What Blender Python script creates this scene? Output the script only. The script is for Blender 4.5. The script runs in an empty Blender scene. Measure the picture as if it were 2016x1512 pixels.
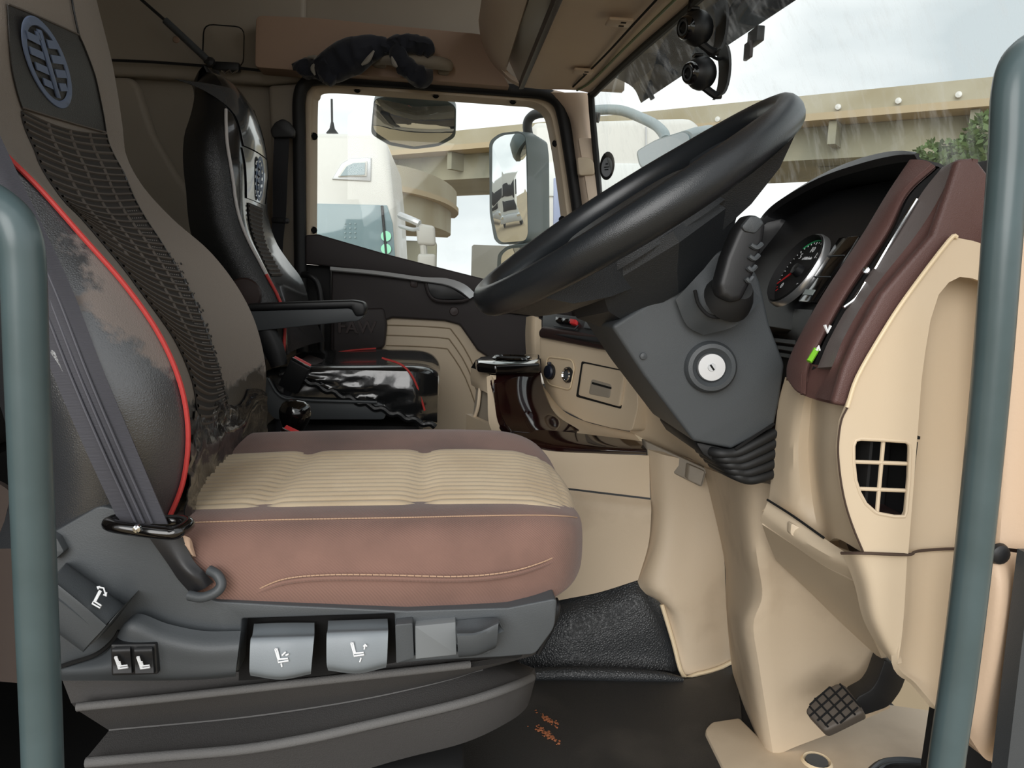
import bpy, bmesh, math, random
from mathutils import Vector, Matrix, Euler, noise
random.seed(7)
SC = bpy.context.scene
COL = SC.collection

# ------------------------------------------------------------------ camera
F, CX, CY = 1512.0, 1008.0, 756.0
CAM = Vector((0.0, 0.0, 0.72))
def _basis(vpy=(870, 540), vpd=(613, 14104)):
    Y = Vector(((vpy[0]-CX)/F, -(vpy[1]-CY)/F, 1.0)).normalized()
    up = Vector((-(vpd[0]-CX), (vpd[1]-CY), -F)).normalized()
    Z = (up - up.dot(Y)*Y).normalized()
    X = Y.cross(Z)
    if X.x < 0: X = -X
    return X, Y, Z
AX, AY, AZ = _basis()
def ray(px, py):
    d = Vector(((px-CX)/F, -(py-CY)/F, 1.0))
    return Vector((AX.dot(d), AY.dot(d), AZ.dot(d)))
def U(px, py, Y):
    d = ray(px, py); return CAM + d*(Y/d.y)
def UX(px, py, x):
    d = ray(px, py); return CAM + d*(x/d.x)
def UZ(px, py, z):
    d = ray(px, py); return CAM + d*((z-CAM.z)/d.z)
def UP(px, py, p0, n):
    d = ray(px, py); return CAM + d*((Vector(p0)-CAM).dot(n)/d.dot(n))

cd = bpy.data.cameras.new('camera'); co = bpy.data.objects.new('camera', cd); COL.objects.link(co)
cd.sensor_width = 36.0; cd.lens = F/2016.0*36.0; cd.clip_start = 0.02; cd.clip_end = 400
r_, u_, f_ = [Vector((AX[i], AY[i], AZ[i])) for i in range(3)]
co.matrix_world = Matrix(((r_.x, u_.x, -f_.x, CAM.x), (r_.y, u_.y, -f_.y, CAM.y), (r_.z, u_.z, -f_.z, CAM.z), (0, 0, 0, 1)))
SC.camera = co

# ------------------------------------------------------------------ sky and light
w = bpy.data.worlds.new('overcast_sky'); SC.world = w; w.use_nodes = True
nt = w.node_tree; nt.nodes.clear()
out = nt.nodes.new('ShaderNodeOutputWorld'); bg = nt.nodes.new('ShaderNodeBackground')
tc = nt.nodes.new('ShaderNodeTexCoord'); ns = nt.nodes.new('ShaderNodeTexNoise'); rp = nt.nodes.new('ShaderNodeValToRGB')
mp = nt.nodes.new('ShaderNodeMapping'); mp.inputs['Scale'].default_value = (1.0, 1.0, 2.6)
ns.inputs['Scale'].default_value = 2.3; ns.inputs['Detail'].default_value = 4.0; ns.inputs['Roughness'].default_value = 0.45
rp.color_ramp.elements[0].position = 0.34; rp.color_ramp.elements[0].color = (0.53, 0.575, 0.60, 1)
rp.color_ramp.elements[1].position = 0.60; rp.color_ramp.elements[1].color = (1.0, 1.0, 1.0, 1)
nt.links.new(tc.outputs['Generated'], mp.inputs['Vector']); nt.links.new(mp.outputs['Vector'], ns.inputs['Vector'])
nt.links.new(ns.outputs['Fac'], rp.inputs['Fac']); nt.links.new(rp.outputs['Color'], bg.inputs['Color'])
bg.inputs['Strength'].default_value = 1.35
nt.links.new(bg.outputs['Background'], out.inputs['Surface'])
sl = bpy.data.lights.new('hazy_sun', 'SUN'); sl.energy = 2.2; sl.angle = math.radians(45); sl.color = (1.0, 0.985, 0.96)
so = bpy.data.objects.new('hazy_sun', sl); COL.objects.link(so); so.location = (-1, -6, 6)
so.rotation_euler = Vector((0.34, 1.0, -0.42)).to_track_quat('-Z', 'Y').to_euler()
SC.view_settings.view_transform = 'Standard'; SC.view_settings.look = 'None'
SC.view_settings.gamma = 1.0; SC.view_settings.use_curve_mapping = False
SC.view_settings.exposure = 0.0

# ------------------------------------------------------------------ materials
def c(r, g, b):
    def f(x):
        x /= 255.0
        return x/12.92 if x <= 0.04045 else ((x+0.055)/1.055)**2.4
    return (f(r), f(g), f(b), 1.0)
MATS = {}
def M(name, col=None, rough=0.5, metal=0.0, spec=0.5, bump=None, var=None, coat=0.0, sheen=0.0, trans=0.0, alpha=1.0, emis=None):
    """plain procedural material: bump=(scale, strength, kind), var=(scale, colour2, lo, hi)"""
    if name in MATS: return MATS[name]
    m = bpy.data.materials.new(name); m.use_nodes = True; t = m.node_tree; N = t.nodes; L = t.links
    p = N['Principled BSDF']
    p.inputs['Base Color'].default_value = col; p.inputs['Roughness'].default_value = rough
    p.inputs['Metallic'].default_value = metal; p.inputs['Specular IOR Level'].default_value = spec
    p.inputs['Coat Weight'].default_value = coat; p.inputs['Coat Roughness'].default_value = 0.08
    p.inputs['Sheen Weight'].default_value = sheen
    if emis: p.inputs['Emission Color'].default_value = emis; p.inputs['Emission Strength'].default_value = 1.0
    if bump or var: tc = N.new('ShaderNodeTexCoord')
    if bump:
        kind = bump[2] if len(bump) > 2 else 'noise'
        b = N.new('ShaderNodeBump'); b.inputs['Strength'].default_value = bump[1]; b.inputs['Distance'].default_value = 0.002
        if kind == 'noise':
            x = N.new('ShaderNodeTexNoise'); x.inputs['Scale'].default_value = bump[0]; x.inputs['Detail'].default_value = 3; o = x.outputs['Fac']
        elif kind == 'voronoi':
            x = N.new('ShaderNodeTexVoronoi'); x.inputs['Scale'].default_value = bump[0]; x.feature = 'DISTANCE_TO_EDGE'; o = x.outputs['Distance']
        else:
            x = N.new('ShaderNodeTexWave'); x.inputs['Scale'].default_value = bump[0]; x.bands_direction = kind; o = x.outputs['Fac']
        L.new(tc.outputs['Object'], x.inputs['Vector']); L.new(o, b.inputs['Height']); L.new(b.outputs['Normal'], p.inputs['Normal'])
    if var:
        x = N.new('ShaderNodeTexNoise'); x.inputs['Scale'].default_value = var[0]; x.inputs['Detail'].default_value = 5
        r = N.new('ShaderNodeValToRGB'); r.color_ramp.elements[0].color = col; r.color_ramp.elements[1].color = var[1]
        r.color_ramp.elements[0].position = var[2] if len(var) > 2 else 0.4; r.color_ramp.elements[1].position = var[3] if len(var) > 3 else 0.7
        L.new(tc.outputs['Object'], x.inputs['Vector']); L.new(x.outputs['Fac'], r.inputs['Fac']); L.new(r.outputs['Color'], p.inputs['Base Color'])
    MATS[name] = m
    return m

M('beige', c(208,191,166), 0.5, bump=(900,0.06), var=(3.0, c(205,184,154), 0.35, 0.75))
M('beige_dirty', c(203,185,160), 0.6, bump=(700,0.08), var=(7.0, c(172,153,129), 0.50, 0.78))
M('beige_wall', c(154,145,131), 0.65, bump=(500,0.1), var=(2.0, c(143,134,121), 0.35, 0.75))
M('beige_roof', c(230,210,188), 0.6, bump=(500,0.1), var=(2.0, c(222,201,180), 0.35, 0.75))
M('beige_header', c(160,134,114), 0.6, bump=(700,0.08))
M('door_beige', c(208,191,166), 0.55, bump=(700,0.08))
M('brown_soft', c(92,66,62), 0.52, bump=(600,0.25,'voronoi'))
M('brown_dark', c(52,38,36), 0.45, bump=(700,0.15))
M('door_dark', c(50,44,44), 0.6, bump=(800,0.12))
M('grey_plastic', c(70,74,77), 0.48, bump=(900,0.12))
M('column_grey', c(68,72,75), 0.5, bump=(700,0.18,'voronoi'))
M('black_plastic', c(28,29,31), 0.45, bump=(900,0.06))
M('black_matte', c(20,20,21), 0.75)
M('black_rubber', c(22,23,24), 0.6)
M('void', c(6,6,7), 0.9)
M('gloss_black', c(14,12,12), 0.12, coat=0.6)
M('wood_gloss', c(34,12,11), 0.08, coat=1.0, var=(9.0, c(16,7,7), 0.4, 0.6))
M('chrome', c(225,228,230), 0.12, metal=1.0)
M('satin_silver', c(205,206,207), 0.28, metal=0.85)
M('silver_paint', c(190,192,194), 0.35, metal=0.4)
M('pipe_paint', c(76,92,95), 0.30, bump=(60,0.04), var=(14.0, c(68,83,85), 0.4, 0.7))
M('white_paint', c(206,205,200), 0.35, coat=0.2)
M('white_ink', c(240,242,244), 0.5)
M('red_paint', c(214,50,52), 0.5)
M('red_pipe', c(188,58,54), 0.6, bump=(300,0.2))
M('belt_web', c(66,66,73), 0.6, bump=(380,0.3,'Z'))
M('belt_black', c(24,25,30), 0.7)
M('floor_mat', c(46,45,44), 0.55, bump=(500,0.3,'voronoi'), var=(6.0, c(78,74,69), 0.52, 0.85))
M('leatherette', c(44,46,48), 0.40, bump=(240,0.7,'voronoi'))
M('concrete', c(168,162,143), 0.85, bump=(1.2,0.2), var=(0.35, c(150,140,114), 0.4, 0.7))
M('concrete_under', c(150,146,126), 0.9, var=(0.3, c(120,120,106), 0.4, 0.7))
M('rusty_edge', c(170,154,126), 0.85)
M('ground', c(160,142,112), 0.95, bump=(0.8,0.3), var=(0.15, c(136,120,96), 0.4, 0.7))
M('leaf', c(92,112,66), 0.6)
M('bark', c(90,74,58), 0.9)
M('dark_glass', c(120,140,146), 0.06, spec=0.6)
M('tyre', c(28,28,28), 0.85)
M('dirt_orange', c(160,98,64), 0.95)

# ------------------------------------------------------------------ geometry helpers
def V(*a): return Vector(a)
def P3(p):
    """a point: a Vector stays, a (px, py, Y) triple of the photograph becomes a place at depth Y"""
    return p if isinstance(p, Vector) else U(p[0], p[1], p[2])
def cr(pts, n, closed=False):
    """Catmull-Rom through points (tuples or Vectors)"""
    pts = [Vector(p) for p in pts]; k = len(pts)
    if n <= 1 or k < 2: return pts
    o = []
    rng = k if closed else k-1
    for i in range(rng):
        if closed: a, b, d, e = pts[(i-1) % k], pts[i], pts[(i+1) % k], pts[(i+2) % k]
        else:
            b, d = pts[i], pts[i+1]
            a = pts[i-1] if i > 0 else b*2-d
            e = pts[i+2] if i+2 < k else d*2-b
        for j in range(n):
            t = j/n; t2 = t*t; t3 = t2*t
            o.append(0.5*((2*b)+(d-a)*t+(2*a-5*b+4*d-e)*t2+(3*b-a-3*d+e)*t3))
    if not closed: o.append(pts[-1])
    return o
def rc(pts, r, n=4):
    """round the corners of a pixel polygon; r in pixels, one number or a list"""
    k = len(pts); o = []
    for i in range(k):
        p = Vector(pts[i]); a = Vector(pts[i-1]); b = Vector(pts[(i+1) % k])
        q = r[i] if isinstance(r, (list, tuple)) else r
        if q <= 0: o.append(tuple(p)); continue
        da, db = a-p, b-p
        q = min(q, 0.45*da.length, 0.45*db.length)
        s, e = p+da.normalized()*q, p+db.normalized()*q
        for j in range(n+1):
            t = j/n; o.append(tuple(s*(1-t)**2+p*2*t*(1-t)+e*t*t))
    return o
def frame(o, x, n):
    """matrix with origin o, z along n, x near x"""
    z = Vector(n).normalized(); x = Vector(x); x = (x-z*x.dot(z)).normalized(); y = z.cross(x)
    return Matrix(((x.x, y.x, z.x, o.x), (x.y, y.y, z.y, o.y), (x.z, y.z, z.z, o.z), (0, 0, 0, 1)))
ORG = {}
class MB:
    def __init__(s): s.v = []; s.f = []; s.uv = []; s.fm = []; s.mats = []
    def raw(s, verts, faces, mat, uvs=None):
        m = MATS[mat] if isinstance(mat, str) else mat
        if m not in s.mats: s.mats.append(m)
        mi = s.mats.index(m); b = len(s.v)
        s.v += [Vector(x) for x in verts]
        s.uv += uvs if uvs else [(0.0, 0.0)]*len(verts)
        for f in faces: s.f.append([i+b for i in f]); s.fm.append(mi)
        return s
    def bm(s, bm, mat, mtx=None):
        bm.verts.ensure_lookup_table(); bm.verts.index_update()
        vs = [(mtx @ v.co) if mtx else v.co.copy() for v in bm.verts]
        s.raw(vs, [[v.index for v in f.verts] for f in bm.faces], mat); bm.free(); return s
    def box(s, ctr, size, mat, rot=None, bev=0.0, seg=2):
        b = bmesh.new(); bmesh.ops.create_cube(b, size=1.0)
        bmesh.ops.scale(b, vec=Vector(size), verts=b.verts)
        if bev: bmesh.ops.bevel(b, geom=b.edges[:], offset=bev, segments=seg, profile=0.5, affect='EDGES', clamp_overlap=True)
        m = Matrix.Translation(Vector(ctr))
        if rot is not None: m = m @ rot.to_4x4() if not isinstance(rot, Matrix) or len(rot) == 3 else rot
        return s.bm(b, mat, m)
    def mbox(s, mtx, ctr, size, mat, bev=0.0, seg=2):
        """box in the local frame mtx"""
        b = bmesh.new(); bmesh.ops.create_cube(b, size=1.0); bmesh.ops.scale(b, vec=Vector(size), verts=b.verts)
        if bev: bmesh.ops.bevel(b, geom=b.edges[:], offset=bev, segments=seg, profile=0.5, affect='EDGES', clamp_overlap=True)
        return s.bm(b, mat, mtx @ Matrix.Translation(Vector(ctr)))
    def plate(s, pts, vec, mat, bev=0.0, seg=2):
        """flat or slightly bent outline pushed along vec"""
        P = [P3(p) for p in pts]; vec = Vector(vec)
        nrm = Vector((0, 0, 0))
        for i in range(len(P)): nrm += P[i].cross(P[(i+1) % len(P)])
        if nrm.dot(vec) > 0: P.reverse()
        b = bmesh.new(); vs = [b.verts.new(p) for p in P]; f = b.faces.new(vs)
        r = bmesh.ops.extrude_face_region(b, geom=[f])
        bmesh.ops.translate(b, vec=vec, verts=[g for g in r['geom'] if isinstance(g, bmesh.types.BMVert)])
        if not any(ff for ff in b.faces if set(ff.verts) == set(vs)): b.faces.new(vs)
        bmesh.ops.recalc_face_normals(b, faces=b.faces[:])
        if bev:
            es = [e for e in b.edges if len(e.link_faces) == 2 and (e.calc_face_angle(0) > 0.6)]
            bmesh.ops.bevel(b, geom=es, offset=bev, segments=seg, profile=0.5, affect='EDGES', clamp_overlap=True)
        big = [ff for ff in b.faces if len(ff.verts) > 4]
        if big: bmesh.ops.triangulate(b, faces=big)
        return s.bm(b, mat)
    def grid(s, G, mat, cu=False, thick=0.0, flip=None, caps=False, toward=None, uvs=None):
        """G[v][u] of Vectors; thick > 0 makes a solid sheet, pushed away from the camera side"""
        nv, nu = len(G), len(G[0])
        def idx(v, u): return v*nu+(u % nu)
        fs = []
        for v in range(nv-1):
            for u in range(nu if cu else nu-1): fs.append([idx(v, u), idx(v, u+1), idx(v+1, u+1), idx(v+1, u)])
        flat = [p for r in G for p in r]
        uvl = uvs if uvs else [(u/max(1, nu-1), v/max(1, nv-1)) for v in range(nv) for u in range(nu)]
        N = [Vector((0, 0, 0)) for _ in flat]
        for f in fs:
            n = (flat[f[2]]-flat[f[0]]).cross(flat[f[3]]-flat[f[1]])
            for i in f: N[i] += n
        tw = toward or CAM
        tot = sum(((tw-p).normalized().dot(n) for p, n in zip(flat, N)))
        if flip is None: flip = tot < 0 if not cu else False
        if flip: fs = [f[::-1] for f in fs]; N = [-n for n in N]
        if thick:
            N = [n.normalized() if n.length > 0 else Vector((0, 0, 1)) for n in N]
            back = [p-n*thick for p, n in zip(flat, N)]; k = len(flat)
            fb = [[i+k for i in f[::-1]] for f in fs]
            ed = {}
            for f in fs:
                for i in range(4):
                    a, b2 = f[i], f[(i+1) % 4]
                    if a == b2: continue
                    if (b2, a) in ed: ed.pop((b2, a))
                    else: ed[(a, b2)] = 1
            side = [[b2, a, a+k, b2+k] for a, b2 in ed]
            s.raw(flat+back, fs+fb+side, mat, uvl+uvl)
        else:
            if caps and cu: fs = fs+[list(range(nu))[::-1], [(nv-1)*nu+i for i in range(nu)]]
            s.raw(flat, fs, mat, uvl)
        return s
    def surf(s, rows, mat, nu=6, nv=6, thick=0.004, **k):
        R = [cr([P3(p) for p in r], nu) for r in rows]
        C = [cr([R[v][u] for v in range(len(R))], nv) for u in range(len(R[0]))]
        G = [[C[u][v] for u in range(len(C))] for v in range(len(C[0]))]
        return s.grid(G, mat, thick=thick, **k)
    def strip(s, a, b, mat, n=5, thick=0.01, closed=False):
        A = cr([P3(p) for p in a], n, closed); B = cr([P3(p) for p in b], n, closed)
        if closed: A.append(A[0]); B.append(B[0])
        return s.grid([A, B], mat, thick=thick)
    def tube(s, pts, r, mat, seg=10, n=5, closed=False, caps=True, flat=None):
        """round tube; r number or one per given point; flat=(axis vector, factor) squashes it"""
        P = [P3(p) for p in pts]
        if isinstance(r, (list, tuple)):
            Q = cr([Vector((p.x, p.y, p.z, q)) for p, q in zip(P, r)], n, closed); P = [Vector(q[:3]) for q in Q]; R = [q[3] for q in Q]
        else:
            P = cr(P, n, closed); R = [r]*len(P)
        k = len(P); rings = []; up = None
        for i in range(k):
            t = (P[(i+1) % k]-P[i-1]) if closed else (P[min(i+1, k-1)]-P[max(i-1, 0)])
            if t.length < 1e-9: t = Vector((0, 0, 1))
            t.normalize()
            if up is None:
                up = Vector((0, 0, 1)) if abs(t.z) < 0.9 else Vector((1, 0, 0))
            up = (up-t*up.dot(t)).normalized(); sd = t.cross(up)
            ring = []
            for j in range(seg):
                a = 2*math.pi*j/seg; off = up*math.cos(a)*R[i]+sd*math.sin(a)*R[i]
                if flat: ax = Vector(flat[0]).normalized(); off = off-ax*off.dot(ax)*(1-flat[1])
                ring.append(P[i]+off)
            rings.append(ring)
        if closed: rings.append(rings[0])
        return s.grid(rings, mat, cu=True, caps=caps and not closed, flip=True)
    def lathe(s, prof, o, axis, mat, n=24, xdir=(1, 0, 0), caps=False):
        m = frame(Vector(o), Vector(xdir) if abs(Vector(axis).normalized().dot(Vector(xdir))) < 0.95 else Vector((0, 1, 0)), axis)
        G = [[m @ Vector((r*math.cos(2*math.pi*j/n), r*math.sin(2*math.pi*j/n), h)) for j in range(n)] for r, h in prof]
        return s.grid(G, mat, cu=True, caps=caps, flip=False)
    def text(s, body, size, mtx, mat, ext=0.0003, align='CENTER', bold=0.0):
        cu = bpy.data.curves.new('t', 'FONT'); cu.body = body; cu.size = size; cu.extrude = ext; cu.align_x = align; cu.align_y = 'CENTER'; cu.offset = bold
        o = bpy.data.objects.new('t', cu); COL.objects.link(o)
        bpy.context.view_layer.update()
        me = o.to_mesh(); s.raw([mtx @ v.co for v in me.vertices], [list(p.vertices) for p in me.polygons], mat)
        o.to_mesh_clear(); bpy.data.objects.remove(o); bpy.data.curves.remove(cu); return s
    def build(s, name, parent=None, label=None, cat=None, group=None, kind=None, sharp=38, smooth=True, loc=None):
        me = bpy.data.meshes.new(name)
        if parent is not None: o0 = ORG[parent.name]
        elif loc is not None: o0 = Vector(loc)
        else:
            xs = [v.x for v in s.v]; ys = [v.y for v in s.v]; zs = [v.z for v in s.v]
            o0 = Vector(((min(xs)+max(xs))/2, (min(ys)+max(ys))/2, min(zs)))
        me.from_pydata([v-o0 for v in s.v], [], s.f)
        for m in s.mats: me.materials.append(m)
        me.polygons.foreach_set('material_index', s.fm)
        if smooth:
            me.polygons.foreach_set('use_smooth', [True]*len(me.polygons))
            me.set_sharp_from_angle(angle=math.radians(sharp))
        uvl = me.uv_layers.new(name='UVMap')
        li = [0]*len(me.loops); me.loops.foreach_get('vertex_index', li)
        uvl.data.foreach_set('uv', [x for i in li for x in s.uv[i]])
        me.update()
        o = bpy.data.objects.new(name, me); COL.objects.link(o)
        if parent is not None: o.parent = parent
        else: o.location = o0
        ORG[o.name] = o0
        tag(o, label, cat, group, kind)
        return o
def tag(o, label=None, cat=None, group=None, kind=None):
    if label: o['label'] = label
    if cat: o['category'] = cat
    if group: o['group'] = group
    if kind: o['kind'] = kind
    return o
def thing(name, label, cat, loc, group=None, kind=None):
    o = bpy.data.objects.new(name, None); COL.objects.link(o); o.location = Vector(loc); o.empty_display_size = 0.05
    ORG[o.name] = Vector(loc)
    return tag(o, label, cat, group, kind)
def lerp(a, b, t): return a+(b-a)*t

def glass_mat(name, tint, dirt=0.0, refl=0.06, streak=False):
    m = bpy.data.materials.new(name); m.use_nodes = True; t = m.node_tree; N = t.nodes; L = t.links; N.clear()
    o = N.new('ShaderNodeOutputMaterial'); tr = N.new('ShaderNodeBsdfTransparent'); gl = N.new('ShaderNodeBsdfGlossy')
    tr.inputs['Color'].default_value = tint; gl.inputs['Roughness'].default_value = 0.02
    fr = N.new('ShaderNodeFresnel'); fr.inputs['IOR'].default_value = 1.35
    mx = N.new('ShaderNodeMixShader'); L.new(fr.outputs['Fac'], mx.inputs['Fac']); L.new(tr.outputs['BSDF'], mx.inputs[1]); L.new(gl.outputs['BSDF'], mx.inputs[2])
    last = mx.outputs['Shader']
    if dirt:
        df = N.new('ShaderNodeBsdfTranslucent'); df.inputs['Color'].default_value = (0.85, 0.87, 0.86, 1)
        tc = N.new('ShaderNodeTexCoord'); mp = N.new('ShaderNodeMapping'); mp.inputs['Scale'].default_value = (18, 18, 1.6) if streak else (6, 6, 6)
        nz = N.new('ShaderNodeTexNoise'); nz.inputs['Scale'].default_value = 2.2; nz.inputs['Detail'].default_value = 8; nz.inputs['Roughness'].default_value = 0.62
        rp = N.new('ShaderNodeMapRange'); rp.inputs['From Min'].default_value = 0.5; rp.inputs['From Max'].default_value = 0.72
        rp.inputs['To Min'].default_value = dirt*0.12; rp.inputs['To Max'].default_value = dirt
        L.new(tc.outputs['Object'], mp.inputs['Vector']); L.new(mp.outputs['Vector'], nz.inputs['Vector']); L.new(nz.outputs['Fac'], rp.inputs['Value'])
        m2 = N.new('ShaderNodeMixShader'); L.new(rp.outputs['Result'], m2.inputs['Fac']); L.new(last, m2.inputs[1]); L.new(df.outputs['BSDF'], m2.inputs[2]); last = m2.outputs['Shader']
    L.new(last, o.inputs['Surface']); MATS[name] = m; return m
glass_mat('window_glass', (0.93, 0.97, 0.95, 1), dirt=0.05)
glass_mat('windscreen_glass', (0.93, 0.97, 0.955, 1), dirt=0.2, streak=True)
glass_mat('smoke_acrylic', (0.34, 0.35, 0.37, 1), dirt=0.05)
# ================================================================== outside: yard, trucks, overpass
GZ = -1.15
g = MB(); g.grid([[V(-120, -60, GZ), V(160, -60, GZ)], [V(-120, 200, GZ), V(160, 200, GZ)]], 'ground', flip=False)
g.build('ground', kind='structure')

# --- elevated road
A0 = U(880, 259, 42.0); zt = A0.z
B0 = UZ(1966, 150, zt)
dirv = (B0-A0); dirv.z = 0; L_ = dirv.length; dirv.normalize(); side = V(-dirv.y, dirv.x, 0)
if side.y < 0: side = -side
Ast = A0-dirv*60; Bst = B0+dirv*40
ov = thing('overpass', 'long concrete elevated road crossing behind the windscreen', 'bridge', (A0.x, A0.y, GZ))
def sweepbox(mb, a, b, o0, o1, z0, z1, mat, bev=0.0):
    pts = [a+side*o0+V(0,0,z0), a+side*o0+V(0,0,z1), a+side*o1+V(0,0,z1), a+side*o1+V(0,0,z0)]
    mb.plate([Vector(p) for p in pts], b-a, mat, bev)
m = MB(); sweepbox(m, Ast, Bst, 0, 0.35, -.72, 0, 'concrete'); m.build('parapet', ov)
m = MB(); sweepbox(m, Ast, Bst, -0.12, 9.0, -1.0, -.73, 'rusty_edge'); m.build('deck_edge', ov)
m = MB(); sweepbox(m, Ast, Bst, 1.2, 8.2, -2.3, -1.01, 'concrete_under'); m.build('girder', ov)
nrib = 26
rib = None
for i in range(nrib):
    p = lerp(Ast, Bst, (i+0.5)/nrib)
    if i < 8: continue
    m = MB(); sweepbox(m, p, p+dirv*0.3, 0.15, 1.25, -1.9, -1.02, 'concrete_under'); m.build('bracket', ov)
for i in range(6):
    p = UP(1412+i*118, 236-i*12, A0, side)
    m = MB(); m.lathe([(0.0,-0.1),(0.11,-0.08),(0.11,0.08),(0.0,0.1)], p+V(0,-0.1,0), (dirv.y,-dirv.x,0), 'white_paint', 10); m.build('drain_outlet', ov)
for k, px in enumerate((1675, 1985, 820)):
    q = UZ(px, 210, zt-1.7); dd = ray(px, 300); t = 0
    q = Ast + dirv*((q-Ast).dot(dirv)) + side*3.2
    m = MB()
    cap = [q-dirv*2.9+V(0,0,-2.3+ (zt-q.z)), q+dirv*2.9+V(0,0,-2.3+(zt-q.z)), q+dirv*1.4+V(0,0,-4.0+(zt-q.z)), q-dirv*1.4+V(0,0,-4.0+(zt-q.z))]
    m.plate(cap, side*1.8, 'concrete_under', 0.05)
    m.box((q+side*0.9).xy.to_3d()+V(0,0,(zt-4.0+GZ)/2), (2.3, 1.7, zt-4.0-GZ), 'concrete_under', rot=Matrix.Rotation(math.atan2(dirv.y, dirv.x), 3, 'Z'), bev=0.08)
    m.build('pier', ov)

# --- curved ramp
rz = 4.5
path = [UZ(x, y, rz) for x, y in ((560,300),(660,311),(740,319),(800,328),(845,342),(878,358),(896,374),(899,384),(892,394))]
path = cr(path, 5)
rm = thing('curved_ramp', 'round concrete ramp curving away outside the passenger window', 'bridge', (path[10].x, path[10].y, GZ))
def ribbon(mb, z0, z1, o0, o1, mat):
    z0, z1, o1 = z0*.76, z1*.76, o1*.7
    G0 = []
    for i, p in enumerate(path):
        t = (path[min(i+1, len(path)-1)]-path[max(i-1, 0)]); t.z = 0; t.normalize(); nn = V(-t.y, t.x, 0)
        G0.append([p+nn*o0+V(0,0,z1), p+nn*o0+V(0,0,z0), p+nn*o1+V(0,0,z0), p+nn*o1+V(0,0,z1)])
    mb.grid(G0, mat, cu=True, caps=True)
m = MB(); ribbon(m, -0.95, 0.0, 0, 0.4, 'concrete'); m.build('parapet', rm)
m = MB(); ribbon(m, -1.2, -0.95, -0.1, 6, 'rusty_edge'); m.build('deck_edge', rm)
m = MB(); ribbon(m, -2.5, -1.2, 0.25, 5.6, 'concrete'); m.build('girder', rm)
m = MB(); p = path[14]+V(0.5, 3.5, 0); m.box((p.x, p.y, (rz-2.5+GZ)/2), (1.6, 1.6, rz-2.5-GZ), 'concrete_under', bev=0.1); m.build('pier', rm)

# --- white truck seen through the passenger window
ty = 8.0
t1 = thing('white_truck', 'white high-roof truck parked beside the cab, seen left in passenger window', 'truck', (-2.2, ty+1.2, GZ), 'white trucks in the yard')
def body(mb, pts, mat, depth, bev=0.06): mb.plate([P3(p) for p in pts], (0, depth, 0), mat, bev, 3)
m = MB(); body(m, [(330,258,ty),(745,262,ty),(764,282,ty),(776,398,ty),(783,520,ty),(786,600,ty),(786,760,ty),(330,760,ty)], 'white_paint', 2.4); m.build('cab_body', t1)
m = MB(); body(m, [(560,399,ty-.015),(762,404,ty-.015),(773,440,ty-.015),(779,520,ty-.015),(560,500,ty-.015)], 'dark_glass', 0.05, 0.004); dg = m.build('door_window', t1)
m = MB(); m.tube([(752,405,ty-.03),(756,450,ty-.03),(762,520,ty-.03)], 0.014, 'black_rubber', 6, 2); m.build('window_divider', dg)
for k, yy in enumerate((465, 490)):
    m = MB(); m.lathe([(0, .004), (0.052, .004), (0.052, 0)], U(760, yy, ty-.03), (0,-1,0), M('sticker_green', c(150,226,190), 0.5), 16); m.build('inspection_sticker', dg)
for a_ in range(3):
    m = MB()
    for b_ in range(4): m.box(U(679+a_*10, 440+b_*9, ty-.03), (0.011, 0.003, 0.012), M('sticker_grey', c(150,165,168), 0.6))
    m.build('window_lettering', dg, kind='stuff')
m = MB(); body(m, [(653,353,ty-.02),(672,322,ty-.02),(690,311,ty-.02),(731,310,ty-.02),(730,357,ty-.02)], 'silver_paint', 0.06, 0.008); sw = m.build('roof_window', t1)
m = MB(); body(m, [(665,348,ty-.04),(680,325,ty-.04),(694,318,ty-.04),(723,317,ty-.04),(722,347,ty-.04)], 'white_paint', 0.03, 0.006); m.build('window_frame', sw)
m = MB(); body(m, [(670,346,ty-.05),(683,327,ty-.05),(696,321,ty-.05),(719,320,ty-.05),(718,344,ty-.05)], 'dark_glass', 0.02, 0.0); m.build('pane', sw)
m = MB(); m.tube([(788,424,ty-.1),(808,432,ty-.25),(826,440,ty-.3)], 0.035, 'silver_paint', 8); m.tube([(787,445,ty-.05),(812,452,ty-.2),(826,450,ty-.3)], 0.02, 'silver_paint', 8)
mr = m.build('mirror_arm', t1)
M('mirror_back', c(168,166,160), 0.5)
m = MB(); body(m, [(818,438,ty-.3),(856,445,ty-.3),(858,484,ty-.3),(822,482,ty-.3)], 'mirror_back', 0.14, 0.03); m.build('mirror_housing', t1)
m = MB(); body(m, [(822,499,ty-.3),(858,500,ty-.3),(858,540,ty-.3),(822,540,ty-.3)], 'mirror_back', 0.14, 0.03); m.tube([(833,478,ty-.25),(835,503,ty-.25)], 0.035, 'mirror_back', 8, 1); m.build('lower_mirror', t1)
for wx in (-3.4, -1.0):
    m = MB(); m.lathe([(0,0),(0.5,0),(0.52,0.05),(0.52,0.28),(0,0.28)], V(wx, ty-0.02, GZ+0.52), (0,1,0), 'tyre', 20); m.build('wheel', t1)
m = MB(); m.tube([V(-1.55,0,0)*0+U(654,255,9.0), U(653,195,9.0)], 0.012, 'black_rubber', 6, 1); m.lathe([(0.07,0),(0.03,0.05),(0.015,0.12)], U(654,259,9.0)-V(0,0,0.02), (0,0,1), 'black_rubber', 10, caps=True); m.build('antenna', t1)

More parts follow.
